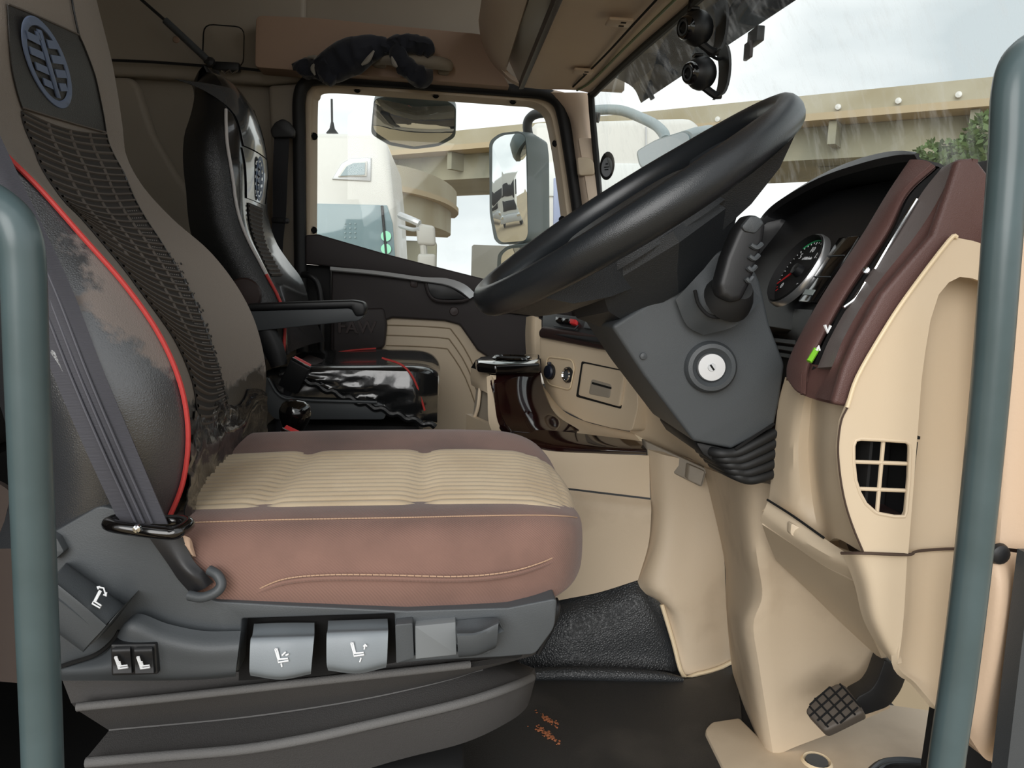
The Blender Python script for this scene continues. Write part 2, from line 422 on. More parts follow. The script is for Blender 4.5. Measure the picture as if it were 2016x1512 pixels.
# --- white truck further ahead
ty = 6.6
t2 = thing('white_truck', 'white truck standing ahead, seen between mirror and steering wheel', 'truck', (1.6, ty+1.2, GZ), 'white trucks in the yard')
m = MB(); body(m, [(1048,240,ty),(1362,231,ty),(1376,244,ty),(1388,262,ty),(1392,420,ty),(1400,760,ty),(1048,760,ty)], 'white_paint', 2.4); m.build('cab_body', t2)
m = MB(); body(m, [(1060,320,ty-.02),(1270,322,ty-.02),(1275,392,ty-.02),(1060,386,ty-.02)], M('panel_pale', c(222,226,226), 0.4), 0.05, 0.01); m.build('side_panel', t2)
m = MB(); body(m, [(1090,350,ty-.03),(1108,352,ty-.03),(1108,470,ty-.03),(1090,470,ty-.03)], M('truck_blue', c(150,160,190), 0.4), 0.05, 0.01); m.build('blue_stripe', t2)
m = MB(); m.tube([(1272,250,ty-.02),(1272,330,ty-.02),(1272,420,ty-.02)], 0.008, 'silver_paint', 6, 1); m.build('door_seam', t2)
for wx in (1.2, 2.6):
    m = MB(); m.lathe([(0,0),(0.5,0),(0.52,0.05),(0.52,0.28),(0,0.28)], V(wx, ty-0.02, GZ+0.52), (0,1,0), 'tyre', 20); m.build('wheel', t2)

# --- two trucks further back in the yard, seen in the wing mirror
def front_truck(x, y, label, rot):
    t = thing('white_truck', label, 'truck', (x, y, GZ), 'white trucks in the yard')
    def bx(name, ctr, s, mat, bev=0.06, par=t):
        m = MB(); R = Matrix.Rotation(rot, 3, 'Z'); m.box(V(x, y, GZ)+R@V(*ctr), s, mat, rot=R, bev=bev); return m.build(name, par)
    bx('cab_body', (-1.1, 0, 2.05), (2.2, 2.4, 2.5), 'white_paint', 0.12)
    bx('windscreen', (0.01, 0, 2.3), (0.06, 2.1, 0.8), 'black_plastic', 0.02)
    bx('grille', (0.02, 0, 1.35), (0.06, 1.5, 0.6), 'black_plastic', 0.02)
    bx('bumper', (0.05, 0, 0.6), (0.25, 2.4, 0.5), 'silver_paint', 0.05)
    for s in (-1, 1):
        bx('headlamp', (0.12, s*0.95, 0.75), (0.2, 0.35, 0.22), 'chrome', 0.03)
        bx('mirror_housing', (0.1, s*1.42, 2.3), (0.12, 0.22, 0.6), 'black_plastic', 0.03)
        bx('wheel', (-0.9, s*0.98, 0.52), (1.0, 0.3, 1.02), 'tyre', 0.25)
front_truck(-15.0, 6.9, 'white truck facing forward, reflected large in the wing mirror', 0.0)
front_truck(-19.0, 10.4, 'white truck farther back, reflected small in the wing mirror', 0.0)

# --- distant vehicles
def car(px, py, Y, ln, label, rot=0.0, mat='white_paint', h=1.45):
    p = U(px, py, Y); t = thing('white_car', label, 'car', (p.x, p.y, GZ), 'parked white cars')
    R = Matrix.Rotation(rot, 4, 'Z'); B = Matrix.Translation(V(p.x, p.y, GZ)) @ R
    pr = [(-ln/2, .35), (-ln/2, .85), (-ln*.42, .95), (-ln*.28, h), (ln*.16, h), (ln*.30, .98), (ln*.49, .82), (ln/2, .4)]
    m = MB(); m.plate([B@V(a, -.85, b) for a, b in pr], B.to_3x3()@V(0, 1.7, 0), mat, 0.06); m.build('body', t)
    pr = [(-ln*.38, .97), (-ln*.27, h-.06), (ln*.15, h-.06), (ln*.27, .97)]
    m = MB(); m.plate([B@V(a, -.87, b) for a, b in pr], B.to_3x3()@V(0, 0.04, 0), 'dark_glass', 0.01); m.build('side_window', t)
    for a in (-ln*.32, ln*.32):
        m = MB(); m.lathe([(0, 0), (.32, 0), (.32, .2), (0, .2)], B@V(a, -.88, .33), B.to_3x3()@V(0, 1, 0), 'tyre', 16); m.build('wheel', t)
car(955, 530, 21.0, 4.3, 'white car parked far off below the wing mirror')
car(1478, 400, 14.0, 4.4, 'white car just beyond the windscreen, right of steering wheel', 0.5, h=1.5)
bl = MB(); bl.box(U(968, 505, 60)+V(0,0,-1), (3.0, 3, 3.6), M('far_wall', c(150,148,140), 0.9), bev=0.05)
bl.build('far_building', label='small grey building far off below the overpass', cat='building')

# --- shrubs and tree beyond the dash
def bush(px, py, Y, rx, rz_, n, label, seed):
    rnd = random.Random(seed); p = U(px, py, Y)
    t = thing('leafy_tree', label, 'tree', (p.x, p.y, GZ), 'trees behind the windscreen')
    m = MB(); m.tube([V(p.x, p.y, GZ), V(p.x+.1, p.y, p.z-.2), V(p.x-.1, p.y+.1, p.z+rz_*.5)], [0.12, .09, .03], 'bark', 8, 3); m.build('trunk', t)
    m = MB()
    vs, fs = [], []
    for _ in range(n):
        while True:
            a = V(rnd.uniform(-1, 1), rnd.uniform(-1, 1), rnd.uniform(-1, 1))
            if a.length < 1 and noise.noise(a*2.3+V(seed, 0, 0)) > -0.15: break
        q = p+V(a.x*rx, a.y*rx, a.z*rz_); d = V(rnd.gauss(0, 1), rnd.gauss(0, 1), rnd.gauss(0.4, .7)).normalized()*rnd.uniform(.1, .22)
        sdd = d.cross(V(rnd.random(), rnd.random(), rnd.random())).normalized()*rnd.uniform(.03, .06)
        b = len(vs); vs += [q, q+d*.5+sdd, q+d, q+d*.5-sdd]; fs.append([b, b+1, b+2, b+3])
    m.raw(vs, fs, 'leaf'); m.build('foliage', t, kind='stuff')
bush(1880, 325, 17, 1.1, .55, 1800, 'green leafy tree showing above the dashboard top', 3)
bush(1950, 310, 15, .6, .9, 1200, 'green bush beside the overpass pier, left of grab handle', 5)
bush(2075, 330, 13, 1.2, 1.6, 2200, 'green tree at the right edge, beyond the grab handle', 9)
# ================================================================== cab shell
WY = 2.72
fl = MB(); fl.box((-0.3, 1.65, -0.03), (2.2, 2.3, 0.06), 'black_matte'); fl.build('floor', kind='structure')
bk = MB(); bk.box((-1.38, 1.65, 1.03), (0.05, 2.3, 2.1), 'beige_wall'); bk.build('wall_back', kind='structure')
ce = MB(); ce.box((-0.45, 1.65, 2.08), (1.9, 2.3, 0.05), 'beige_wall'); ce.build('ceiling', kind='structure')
# side wall behind the driver's door opening (behind the seat, outside the frame) and the rail over the opening
m = MB(); m.box((-.98, 0.47, 1.03), (0.76, 0.05, 2.06), 'beige_wall'); m.box((0.1, 0.47, 1.80), (1.04, 0.05, 0.52), 'beige_wall'); m.build('wall_right', kind='structure')

# passenger-side wall: base plate + raised frame around the recess, header above the door, sill below it
wl = thing('wall_left', 'beige cab wall around the passenger door', None, (-0.9, WY, 0.0), kind='structure')
m = MB()
xr = U(590, 400, WY).x
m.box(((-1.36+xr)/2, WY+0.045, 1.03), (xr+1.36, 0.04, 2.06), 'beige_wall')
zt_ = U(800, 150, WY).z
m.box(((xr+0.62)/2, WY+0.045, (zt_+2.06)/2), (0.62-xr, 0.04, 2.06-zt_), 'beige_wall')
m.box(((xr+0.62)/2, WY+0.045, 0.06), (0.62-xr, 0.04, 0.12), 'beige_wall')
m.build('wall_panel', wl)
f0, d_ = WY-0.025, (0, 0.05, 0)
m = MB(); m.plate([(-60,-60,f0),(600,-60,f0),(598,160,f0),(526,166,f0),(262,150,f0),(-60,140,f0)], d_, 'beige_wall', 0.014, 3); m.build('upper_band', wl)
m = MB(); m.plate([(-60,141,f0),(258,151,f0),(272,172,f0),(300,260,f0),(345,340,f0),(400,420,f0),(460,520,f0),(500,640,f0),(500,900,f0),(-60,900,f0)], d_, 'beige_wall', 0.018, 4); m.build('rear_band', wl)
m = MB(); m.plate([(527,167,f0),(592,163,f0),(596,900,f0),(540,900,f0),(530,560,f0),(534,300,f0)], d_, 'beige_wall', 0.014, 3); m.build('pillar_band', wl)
# storage lid left of the header panel
m = MB(); m.plate(rc([(400,46,f0-.001),(482,52,f0-.001),(480,134,f0-.001),(397,128,f0-.001)], 20), (0, 0.01, 0), 'void', 0); m.build('lid_gap', wl)
m = MB(); m.plate(rc([(402,48,f0-.004),(480,54,f0-.004),(478,132,f0-.004),(399,126,f0-.004)], 18), (0, 0.02, 0), 'beige_wall', 0.003); m.build('storage_lid', wl)
m = MB(); m.lathe([(0,0.004),(.009,.003),(.011,0)], U(347,78,f0), (0,-1,0), 'beige_header', 14); m.build('plug', wl)
# header panel with a pocket
hp = MB(); hy = 2.60
hp.plate(rc([(504,30,hy),(620,35,hy),(945,67,hy),(975,120,hy),(1004,171,hy),(760,152,hy),(502,132,hy)], [14,0,4,0,4,0,8]), (0, 0.115, 0), 'beige_header', 0.007, 3)
hp.build('trim_1', kind='structure')
# black door seal
m = MB(); sy = WY-0.05
m.tube([(596,700,sy),(592,560,sy),(590,400,sy),(589,260,sy),(589,195,sy),(600,166,sy),(632,155,sy),(760,160,sy),(900,170,sy),(1020,179,sy),(1070,184,sy),(1098,200,sy),(1110,235,sy),(1121,300,sy),(1133,380,sy),(1143,450,sy),(1160,560,sy),(1172,650,sy)], 0.021, 'black_rubber', 10, 5)
m.build('door_seal', wl)
# passenger A-pillar
m = MB(); ay = 2.66
m.surf([[(1072,182,ay),(1110,182,ay-.03),(1145,182,ay-.04),(1166,184,ay)],[(1114,235,ay+.03),(1132,240,ay-.03),(1150,240,ay-.04),(1167,240,ay)],
        [(1124,300,ay+.03),(1140,300,ay-.03),(1158,300,ay-.04),(1172,300,ay)],[(1140,420,ay+.03),(1156,420,ay-.03),(1172,420,ay-.04),(1184,420,ay)],[(1160,560,ay+.03),(1175,560,ay-.03),(1192,560,ay-.04),(1204,560,ay)]], 'beige_roof', 4, 5, 0.02)
ap = m.build('trim_2', kind='structure')
m = MB(); m.plate(rc([(1138,270,ay-.045),(1170,272,ay-.045),(1178,310,ay-.045),(1184,420,ay-.045),(1162,420,ay-.045),(1150,340,ay-.045)], 6), (0,.03,0), 'beige_roof', .006); m.build('pillar_cover', ap)
m = MB(); m.plate(rc([(1136,309,ay-.06),(1162,310,ay-.06),(1170,318,ay-.06),(1172,344,ay-.06),(1140,346,ay-.06)], 6), (0,.03,0), 'beige', .006); m.build('hook_cover', ap)

# driver-side A-pillar and front corner, right of the photograph's frame
m = MB(); m.plate([V(.63,.56,.80), V(.70,.56,.80), V(.68,.56,1.36), V(.61,.56,1.36)], (0,.07,0), 'beige_roof', .01); m.box((.76,.66,.42), (.26,.10,.86), 'beige', bev=.02); m.build('trim_4', kind='structure')
# ---------------- windscreen
top = [UZ(1165,187,1.315), UZ(1250,108,1.325), UZ(1372,0,1.335)]
xm = top[2].x
top += [V(xm+.02, 1.25, 1.335), V(xm+.02, .62, 1.33)]
b0 = U(1190,540,2.62)
bot = [b0, V(b0.x+.14, 2.2, .84), V(b0.x+.22, top[2].y, .86), V(b0.x+.24, 1.25, .86), V(b0.x+.22, .62, .86)]
mid = [U(1178,360,2.62)]+[lerp(a, b, .52)+V(.03, 0, 0) for a, b in list(zip(top, bot))[1:]]
ws = MB(); ws.surf([top, mid, bot], 'windscreen_glass', 6, 6, 0.0)
wso = ws.build('window_1', kind='structure', loc=(0.6, 1.6, 0.8))
m = MB(); m.tube([bot[0], mid[0], top[0]+V(0,0,-.02), top[0]+V(.004,-.03,0), top[1], top[2], top[3], top[4]], 0.011, 'black_rubber', 8, 6); m.build('windscreen_seal', wso)
def wsp(px, py):
    """place on the windscreen glass along the view ray: sampled"""
    best = None; d = ray(px, py)
    R = [cr(r, 12) for r in (top, mid, bot)]
    for i in range(len(R[0])):
        col_ = cr([R[k][i] for k in range(3)], 14)
        for q in col_:
            e = ((q-CAM)-d*((q-CAM).dot(d)/d.dot(d))).length
            if best is None or e < best[0]: best = (e, q)
    return best[1]
# sticker on the glass
q = wsp(1200, 328); nrm = V(-1, 0.15, -0.1).normalized(); nrm = (CAM-q); nrm = V(-0.75, -0.65, 0).normalized()
mt = frame(q+nrm*.004, V(0.65,-0.75,0), nrm)
m = MB(); m.plate([mt@V(.030*math.cos(a)*1.0, .045*math.sin(a), 0) for a in [i*math.pi/12 for i in range(24)]], -nrm*.0015, 'black_plastic', 0)
st = m.build('window_sticker', label='small black oval sticker on the windscreen by the pillar', cat='sticker')
m = MB(); m.plate([mt@V(.022*math.cos(a), .031*math.sin(a)-.004, .0008) for a in [i*math.pi/12 for i in range(24)]], -nrm*.0006, M('grey_ink', c(150,155,160), .5), 0); m.build('sticker_face', st)
m = MB(); m.mbox(mt, (0,.006,.0016), (.010,.004,.0006), 'black_plastic'); m.mbox(mt, (0,-.004,.0016), (.02,.003,.0006), 'black_plastic'); m.mbox(mt, (0,-.012,.0016), (.016,.003,.0006), 'black_plastic'); m.build('sticker_print', st)

# ---------------- overhead console (shelf above the windscreen)
oc = thing('overhead_console', 'beige overhead storage console above the windscreen', 'console', (0.35, 1.6, 1.33))
far = [UZ(1028,172,1.325), UZ(1075,176,1.325), UZ(1130,177,1.325), UZ(1160,183,1.32)]
nea = [UZ(1106,0,1.335), UZ(1200,0,1.335), UZ(1292,0,1.335), UZ(1366,0,1.335)]
def ext(k): return [a+(b-a)*k for a, b in zip(far, nea)]
yn = nea[0].y
m = MB(); m.surf([far, lerp_rows] if False else [far, ext(.5), nea, [V(p.x+.01, .6, 1.34) for p in nea]], 'beige_roof', 5, 6, 0.03); m.build('underside_panel', oc)
# dark seam and the two hinges
def onund(px, py): return UZ(px, py, 1.3225)
m = MB(); m.tube([onund(1128,171), onund(1190,110), onund(1250,45), onund(1292,0)], 0.0028, 'void', 6, 4); m.build('seam', oc)
m = MB(); m.tube([onund(1136,178), onund(1165,160), onund(1230,95), onund(1330,-2)], 0.0035, M('green_edge', c(120,140,100), .5), 6, 4); m.build('edge_strip', oc)
for px, py in ((1219, 42), (1148, 139)):
    ct = onund(px, py); k = (ct.y)/2.0
    t = (onund(px+20, py-20)-onund(px-20, py+20)).normalized()
    mt = frame(ct, V(1,0,0), V(0,0,-1))
    m = MB(); m.mbox(mt, (0,0,.002), (.058,.05,.008), 'beige_roof', .003); h = m.build('hinge', oc)
    for a in (-.012, .012):
        m = MB(); m.mbox(mt, (.008,a,.0064), (.012,.006,.002), 'void'); m.build('screw_slot', h)
# rear lip, slot and grey lid of the shelf: rows follow the cab's width
prof = [(942,40),(946,72),(956,102),(970,126),(984,141),(992,147)]
pf = [U(a, b, 2.60) for a, b in prof]
m = MB(); m.surf([pf, [V(p.x, 2.1, p.z) for p in pf], [V(p.x, .6, p.z) for p in pf]], 'beige_roof', 4, 3, 0.012); m.build('rear_lip', oc)
pf2 = [U(a, b, 2.60) for a, b in ((984,141),(1000,158),(1016,168),(1030,174))]
m = MB(); m.surf([pf2, [lerp(p, q, .04)+V(0,-.035,0) for p, q in zip(pf2, pf2)]], 'beige_roof', 4, 2, 0.012); m.build('end_rim', oc)
bk0 = U(975,120,2.60)
m = MB(); m.box((bk0.x+.10, 1.55, bk0.z+.06), (.22, 2.0, .02), 'black_matte'); m.build('tray_floor', oc)
l1 = U(1024,165,2.57)
m = MB(); m.surf([[(1000,116,2.56),(1011,140,2.56),(1021,162,2.56)],[(1021,58,2.22),(1043,66,2.2),(1062,80,2.18)],[(1043,-5,1.92),(1070,-5,1.89),(1097,-5,1.86)],[(1085,-150,1.45),(1125,-160,1.42),(1165,-170,1.40)]], M('lid_grey', c(168,160,150), .45), 4, 5, .012); m.build('lid', oc)
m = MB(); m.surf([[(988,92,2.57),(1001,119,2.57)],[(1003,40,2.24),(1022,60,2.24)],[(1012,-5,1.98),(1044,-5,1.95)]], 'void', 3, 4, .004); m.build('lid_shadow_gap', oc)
m = MB(); m.plate([l1+V(-.004,0,-.018), l1+V(.012,0,-.016), l1+V(.012,0,.01), l1+V(-.004,0,.01)], (0, -1.9, 0), 'brown_dark', 0.002); m.build('lid_gap', oc)

# ---------------- rear rail and gas strut on the side wall
m = MB(); ry = WY-.05
m.tube([(205,118,ry),(300,122,ry),(420,131,ry),(470,134,ry),(516,139,ry)], 0.0045, 'black_plastic', 8, 2); ra = m.build('wall_rail', label='thin black rail running along the beige side wall', cat='rail')
m = MB(); m.box(U(446,132,ry), (.085,.03,.026), 'black_plastic', bev=.004); m.tube([(436,139,ry-.02),(444,144,ry-.02),(452,138,ry-.02),(458,145,ry-.02),(468,138,ry-.02)], .003, 'chrome', 6, 1); m.build('latch', ra)
gs = thing('gas_strut', 'grey gas strut slanting up from the wall rail', 'strut', U(412,120,ry-.02))
m = MB(); m.tube([(325,40,ry-.03),(412,121,ry-.03)], 0.011, 'column_grey', 10, 1); m.build('cylinder', gs)
m = MB(); m.tube([(270,-8,ry-.03),(325,40,ry-.03)], 0.005, 'black_plastic', 8, 1); m.build('rod', gs)
m = MB(); m.lathe([(0,-.012),(.013,-.01),(.016,0),(.013,.01),(0,.012)], U(414,122,ry-.03), (0,1,0), 'black_plastic', 12); m.build('ball_joint', gs)
# ================================================================== passenger door
DY = 2.69
dr = thing('door_1', 'passenger door with beige window frame and dark inner panel', None, (0.0, WY+.03, 0.12), kind='structure')
outer = [(596,470,DY),(595,330,DY),(594,212,DY),(600,178,DY),(624,158,DY),(760,164,DY),(900,173,DY),(1012,181,DY),(1066,188,DY),(1094,208,DY),(1106,242,DY),(1120,330,DY),(1132,420,DY),(1146,500,DY)]
inner = [(624,466,DY+.03),(625,330,DY+.03),(626,215,DY+.03),(630,196,DY+.03),(648,184,DY+.03),(762,191,DY+.03),(900,201,DY+.03),(1008,209,DY+.03),(1046,213,DY+.03),(1068,228,DY+.03),(1078,256,DY+.03),(1091,330,DY+.03),(1103,420,DY+.03),(1114,500,DY+.03)]
midp = [tuple(lerp(Vector(a), Vector(b), .55)-Vector((0,0,.03))) for a, b in zip(outer, inner)]
m = MB(); m.surf([outer, midp, inner], 'door_beige', 5, 4, 0.012); wf = m.build('window_frame', dr)
for px, py in ((703,175),(858,186),(1010,198),(618,268),(617,453),(1094,282),(1107,432)):
    m = MB(); m.lathe([(0,.0),(.0085,.0),(.0085,.006),(.012,.006),(.012,0)], U(px, py, DY-.012), (0,1,0), 'void', 12); m.build('screw_hole', wf)
m = MB(); m.grid([[U(600,160,DY+.045), U(1130,190,DY+.045)], [U(600,500,DY+.045), U(1150,620,DY+.045)]], 'window_glass', flip=False); m.build('window_pane', dr)
# dark belt under the glass
by = DY-.03
m = MB(); m.plate([(601,463,by),(626,461,by),(760,500,by),(965,552,by),(1040,568,by),(1200,590,by),(1200,640,by),(960,612,by),(935,575,by),(880,556,by),(820,545,by),(652,525,by),(601,520,by)], (0,.07,0), 'door_dark', .006, 3); m.build('belt_panel', dr)
# dark main panel
my = DY-.01
m = MB(); m.plate([(652,524,my),(1200,580,my),(1200,760,my),(985,720,my),(940,690,my),(905,640,my),(875,632,my),(772,626,my),(757,632,my),(756,670,my),(752,690,my),(650,694,my)], (0,.06,0), 'door_dark', .008, 3); mp_ = m.build('inner_panel', dr)
m = MB(); m.plate([(602,521,my+.02),(650,524,my+.02),(650,900,my+.02),(606,900,my+.02)], (0,.05,0), 'black_matte', .003); m.build('rear_edge', dr)
# beige lower panel with stitched grooves
ly = DY+.01
m = MB(); m.plate([(750,620,ly),(900,622,ly),(960,700,ly),(1030,860,ly),(1030,1000,ly),(640,1000,ly),(640,690,ly),(750,688,ly)], (0,.04,0), 'door_beige', .004); lp = m.build('lower_panel', dr)
M('groove', c(150,132,106), .7)
for k in range(3):
    o = k*20
    m = MB(); m.tube([(760,640+o,ly-.001),(820,642+o,ly-.001),(878-o*.1,646+o,ly-.001),(892-o*.15,654+o,ly-.001),(925-o*.2,705+o,ly-.001),(960-o*.3,790+o,ly-.001)], .0022, 'groove', 6, 3); m.build('stitched_groove', lp)
# silver strip sweeping into the pull handle
sy = by-.012
m = MB(); m.surf([[(650,525,sy),(740,533,sy),(830,545,sy),(880,548,sy),(915,560,sy),(938,580,sy)],[(650,531,sy-.006),(740,540,sy-.006),(832,553,sy-.006),(878,560,sy-.012),(905,572,sy-.012),(925,588,sy-.008)]], M('door_silver', c(206,208,210), .3, metal=.3), 5, 4, .008); m.build('silver_strip', dr)
m = MB(); m.plate(rc([(836,557,by-.004),(884,562,by-.004),(922,589,by-.004),(862,590,by-.004),(845,580,by-.004)], 6), (0,.03,0), 'black_plastic', .003); hd = m.build('pull_pocket', dr)
m = MB(); m.tube([(838,558,by-.012),(845,580,by-.012),(862,592,by-.012),(905,593,by-.012),(922,589,by-.012)], .006, 'door_dark', 8, 4); m.build('pocket_rim', hd)
m = MB(); m.plate(rc([(807,549,my-.006),(823,551,my-.006),(822,566,my-.006),(808,565,my-.006)], 4), (0,.02,0), 'brown_dark', .002); m.build('bolt_cover', dr)
m = MB(); m.lathe([(0,.004),(.014,.003),(.016,0)], U(894,613,my-.004), (0,-1,0), 'brown_dark', 14); m.build('bolt_cover', dr)
# raised lettering and the storage bulge
fr_ = frame(U(703,645,my-.012), V(1,0,0), V(0,-1,0))
m = MB(); m.plate(rc([(655,610,my-.01),(756,606,my-.01),(762,640,my-.01),(757,684,my-.01),(738,690,my-.01),(655,694,my-.01)], 8), (0,.03,0), 'door_dark', .008, 3); bu = m.build('bulge', dr)
m = MB(); m.text('FAW', .060, fr_, 'brown_dark', .008, bold=.001); m.build('raised_lettering', bu)
# black grab bar behind the door edge
gb = MB(); gb.tube([(596,541,2.62),(612,543,2.60),(626,560,2.60),(632,600,2.60),(632,690,2.60),(628,850,2.60)], .011, 'black_plastic', 10, 5)
gb.build('side_grab_bar', label='black grab bar beside the passenger door edge', cat='handle')

# grab handle over the door and the dark jacket on it
gh = thing('roof_grab_handle', 'beige grab handle on the header above passenger door', 'handle', U(812,142,2.57))
m = MB(); m.tube([(738,122,2.60),(748,117,2.555),(770,116,2.54),(820,120,2.54),(862,124,2.54),(880,128,2.555),(883,132,2.60)], [.014,.016,.019,.02,.02,.018,.015], 'beige_wall', 12, 5); m.build('grip', gh)
m = MB(); m.plate(rc([(735,112,2.59),(760,112,2.59),(760,134,2.59),(735,132,2.59)], 6), (0,.012,0), 'beige_wall', .003); m.build('end_cap', gh)
m = MB(); m.plate(rc([(862,118,2.59),(886,120,2.59),(884,148,2.59),(862,146,2.59)], 6), (0,.012,0), 'beige_wall', .003); m.build('end_cap', gh)
M('jacket_cloth', c(26,30,42), .85, bump=(60,.4), sheen=.2)
M('jacket_lining', c(150,146,138), .8)
def lump(mb, pts, rad, mat, seed, amp=.35, seg=18, n=8):
    b = MB(); b.tube(pts, rad, mat, seg, n)
    vs = []
    k = 0
    for v in b.v:
        d = noise.noise(v*26+V(seed,0,0))*.5+noise.noise(v*55+V(0,seed,0))*.35
        vs.append(v+V(d*.012, d*.02, d*.018)*amp*3)
    mb.raw(vs, b.f, mat)
m = MB()
lump(m, [(578,131,2.58),(600,134,2.57),(625,135,2.56),(655,128,2.54),(690,112,2.53),(722,98,2.53),(752,92,2.53),(778,96,2.53)], [.012,.03,.032,.05,.056,.045,.03,.02], 'jacket_cloth', 3)
lump(m, [(650,130,2.54),(658,145,2.53),(668,152,2.53)], [.05,.042,.02], 'jacket_cloth', 11)
lump(m, [(760,92,2.525),(785,88,2.52),(815,88,2.52),(838,94,2.52),(850,108,2.52)], [.02,.03,.03,.03,.014], 'jacket_cloth', 5)
lump(m, [(782,92,2.52),(786,108,2.505),(794,126,2.50),(812,142,2.50),(832,152,2.51),(850,150,2.52)], [.028,.028,.024,.03,.034,.014], 'jacket_cloth', 8)
jk = m.build('jacket', label='dark blue jacket bundled over the roof grab handle', cat='jacket')
for pts in ([(712,128,2.475),(724,118,2.475),(736,100,2.48)], [(771,112,2.48),(776,126,2.475),(782,132,2.475)], [(628,120,2.525),(616,134,2.525),(620,148,2.525)], [(606,112,2.54),(622,114,2.53),(618,122,2.53)]):
    m = MB(); m.tube([P3(p) for p in pts], [.003,.008,.003], 'jacket_lining', 8, 4); m.build('lining_fold', jk)

# passenger belt on the pillar
pb = thing('seat_belt', 'black seat belt hanging on the pillar beside passenger window', 'seat belt', U(550,560,2.62))
m = MB(); m.surf([[(540,262,2.62),(570,264,2.62)],[(537,340,2.62),(566,342,2.62)],[(537,420,2.61),(563,420,2.61)],[(532,500,2.60),(556,500,2.60)],[(535,640,2.58),(560,640,2.58)]], 'belt_black', 2, 4, .003); m.build('strap', pb)
m = MB(); m.plate(rc([(531,256,2.60),(541,240,2.60),(556,233,2.60),(570,240,2.60),(581,258,2.60),(578,270,2.60),(536,271,2.60)], 5), (0,.03,0), 'black_plastic', .005); m.build('upper_anchor', pb)
m = MB(); m.box(U(552,434,2.61), (.055,.02,.018), 'black_plastic', bev=.005); m.lathe([(0,0),(.008,.001),(.008,.008),(0,.009)], U(563,434,2.595), (0,-1,0), 'black_plastic', 10); m.build('tongue', pb)

# ---------------- wing mirrors outside the passenger window
def convex(mb, outline, p0, n, R, mat):
    """slightly domed mirror glass inside an outline on the plane (p0, n)"""
    pts = [UP(x, y, p0, n) for x, y in outline]; ctr = sum(pts, V(0,0,0))/len(pts); rings = []
    for k in range(7):
        s_ = max(.001, k/6); rings.append([ctr+(p-ctr)*s_+n*(-((p-ctr).length*s_)**2/(2*R)) for p in pts])
    mb.grid(rings, mat, cu=True, flip=False)
M('mirror_glass', c(235,240,240), .01, metal=1.0)
n1 = V(-.81, -.575, -.075).normalized(); p1 = U(1000, 370, 2.98)
wm = thing('wing_mirror', 'tall wing mirror on its arm outside passenger window', 'mirror', U(1010,480,2.98))
go = rc([(966,280),(985,266),(1020,262),(1030,268),(1034,300),(1036,460),(1030,474),(985,478),(976,470),(967,420)], 10)
m = MB(); convex(m, go, p1+n1*.012, n1, 2.1, 'mirror_glass'); m.build('mirror_glass', wm)
hs = [UP(x, y, p1-n1*.016, n1) for x, y in rc([(963,278),(984,262),(1022,258),(1034,266),(1038,300),(1040,462),(1033,478),(984,482),(973,472),(964,420)], 10)]
M('mirror_housing', c(112,124,126), .4)
hc = sum(hs, V(0,0,0))/len(hs)
m = MB(); m.grid([hs, [p-n1*.05+V(.02,0,0)*.3 for p in hs], [hc+(p-hc)*.9-n1*.12 for p in hs], [hc+(p-hc)*.55-n1*.15 for p in hs]], 'mirror_housing', cu=True, caps=True); m.build('housing', wm)
n2 = V(-.72, -.66, -.22).normalized(); p2 = U(1010, 530, 2.95)
go = rc([(986,502),(1000,490),(1040,486),(1046,560),(1000,575),(982,560)], 8)
m = MB(); convex(m, go, p2+n2*.010, n2, .6, 'mirror_glass'); m.build('lower_mirror_glass', wm)
hs = [UP(x, y, p2-n2*.004, n2) for x, y in rc([(980,500),(998,484),(1046,480),(1052,566),(1000,582),(976,564)], 8)]; hc = sum(hs, V(0,0,0))/len(hs)
m = MB(); m.grid([hs, [p-n2*.05 for p in hs], [hc+(p-hc)*.7-n2*.09 for p in hs]], 'mirror_housing', cu=True, caps=True); m.build('lower_housing', wm)
m = MB(); m.tube([(1050,300,3.0),(1038,250,3.0),(1048,228,2.98),(1075,222,2.92),(1120,224,2.82),(1180,232,2.78)], .018, 'column_grey', 10, 5); m.build('mirror_arm', wm)
m = MB(); m.tube([(1030,476,3.03),(1032,500,3.02)], .022, 'mirror_housing', 10, 1); m.build('link', wm)
# kerb mirror hanging over the window
km = thing('kerb_mirror', 'wide convex kerb mirror hanging at the top of passenger window', 'mirror', U(815,290,2.92))
n3 = V(-.02, -.72, -.69).normalized(); p3 = U(813, 245, 2.92)
go = rc([(738,198),(820,211),(895,212),(894,268),(862,285),(815,291),(768,283),(733,262)], [10,0,12,14,0,0,0,14])
m = MB(); convex(m, go, p3+n3*.022, n3, .75, 'mirror_glass'); m.build('mirror_glass', km)
hs = [UP(x, y, p3-n3*.004, n3) for x, y in rc([(736,196),(755,190),(880,198),(898,210),(897,270),(864,288),(815,294),(766,286),(730,264)], 10)]; hc = sum(hs, V(0,0,0))/len(hs)
m = MB(); m.grid([hs, [p-n3*.03 for p in hs], [hc+(p-hc)*.8-n3*.07 for p in hs]], 'mirror_housing', cu=True, caps=True); m.build('housing', km)
m = MB(); m.tube([(815,205,2.93),(815,192,2.90),(815,170,2.84)], .03, 'grey_plastic', 10, 3, flat=((0,1,0),.5)); m.build('bracket', km)
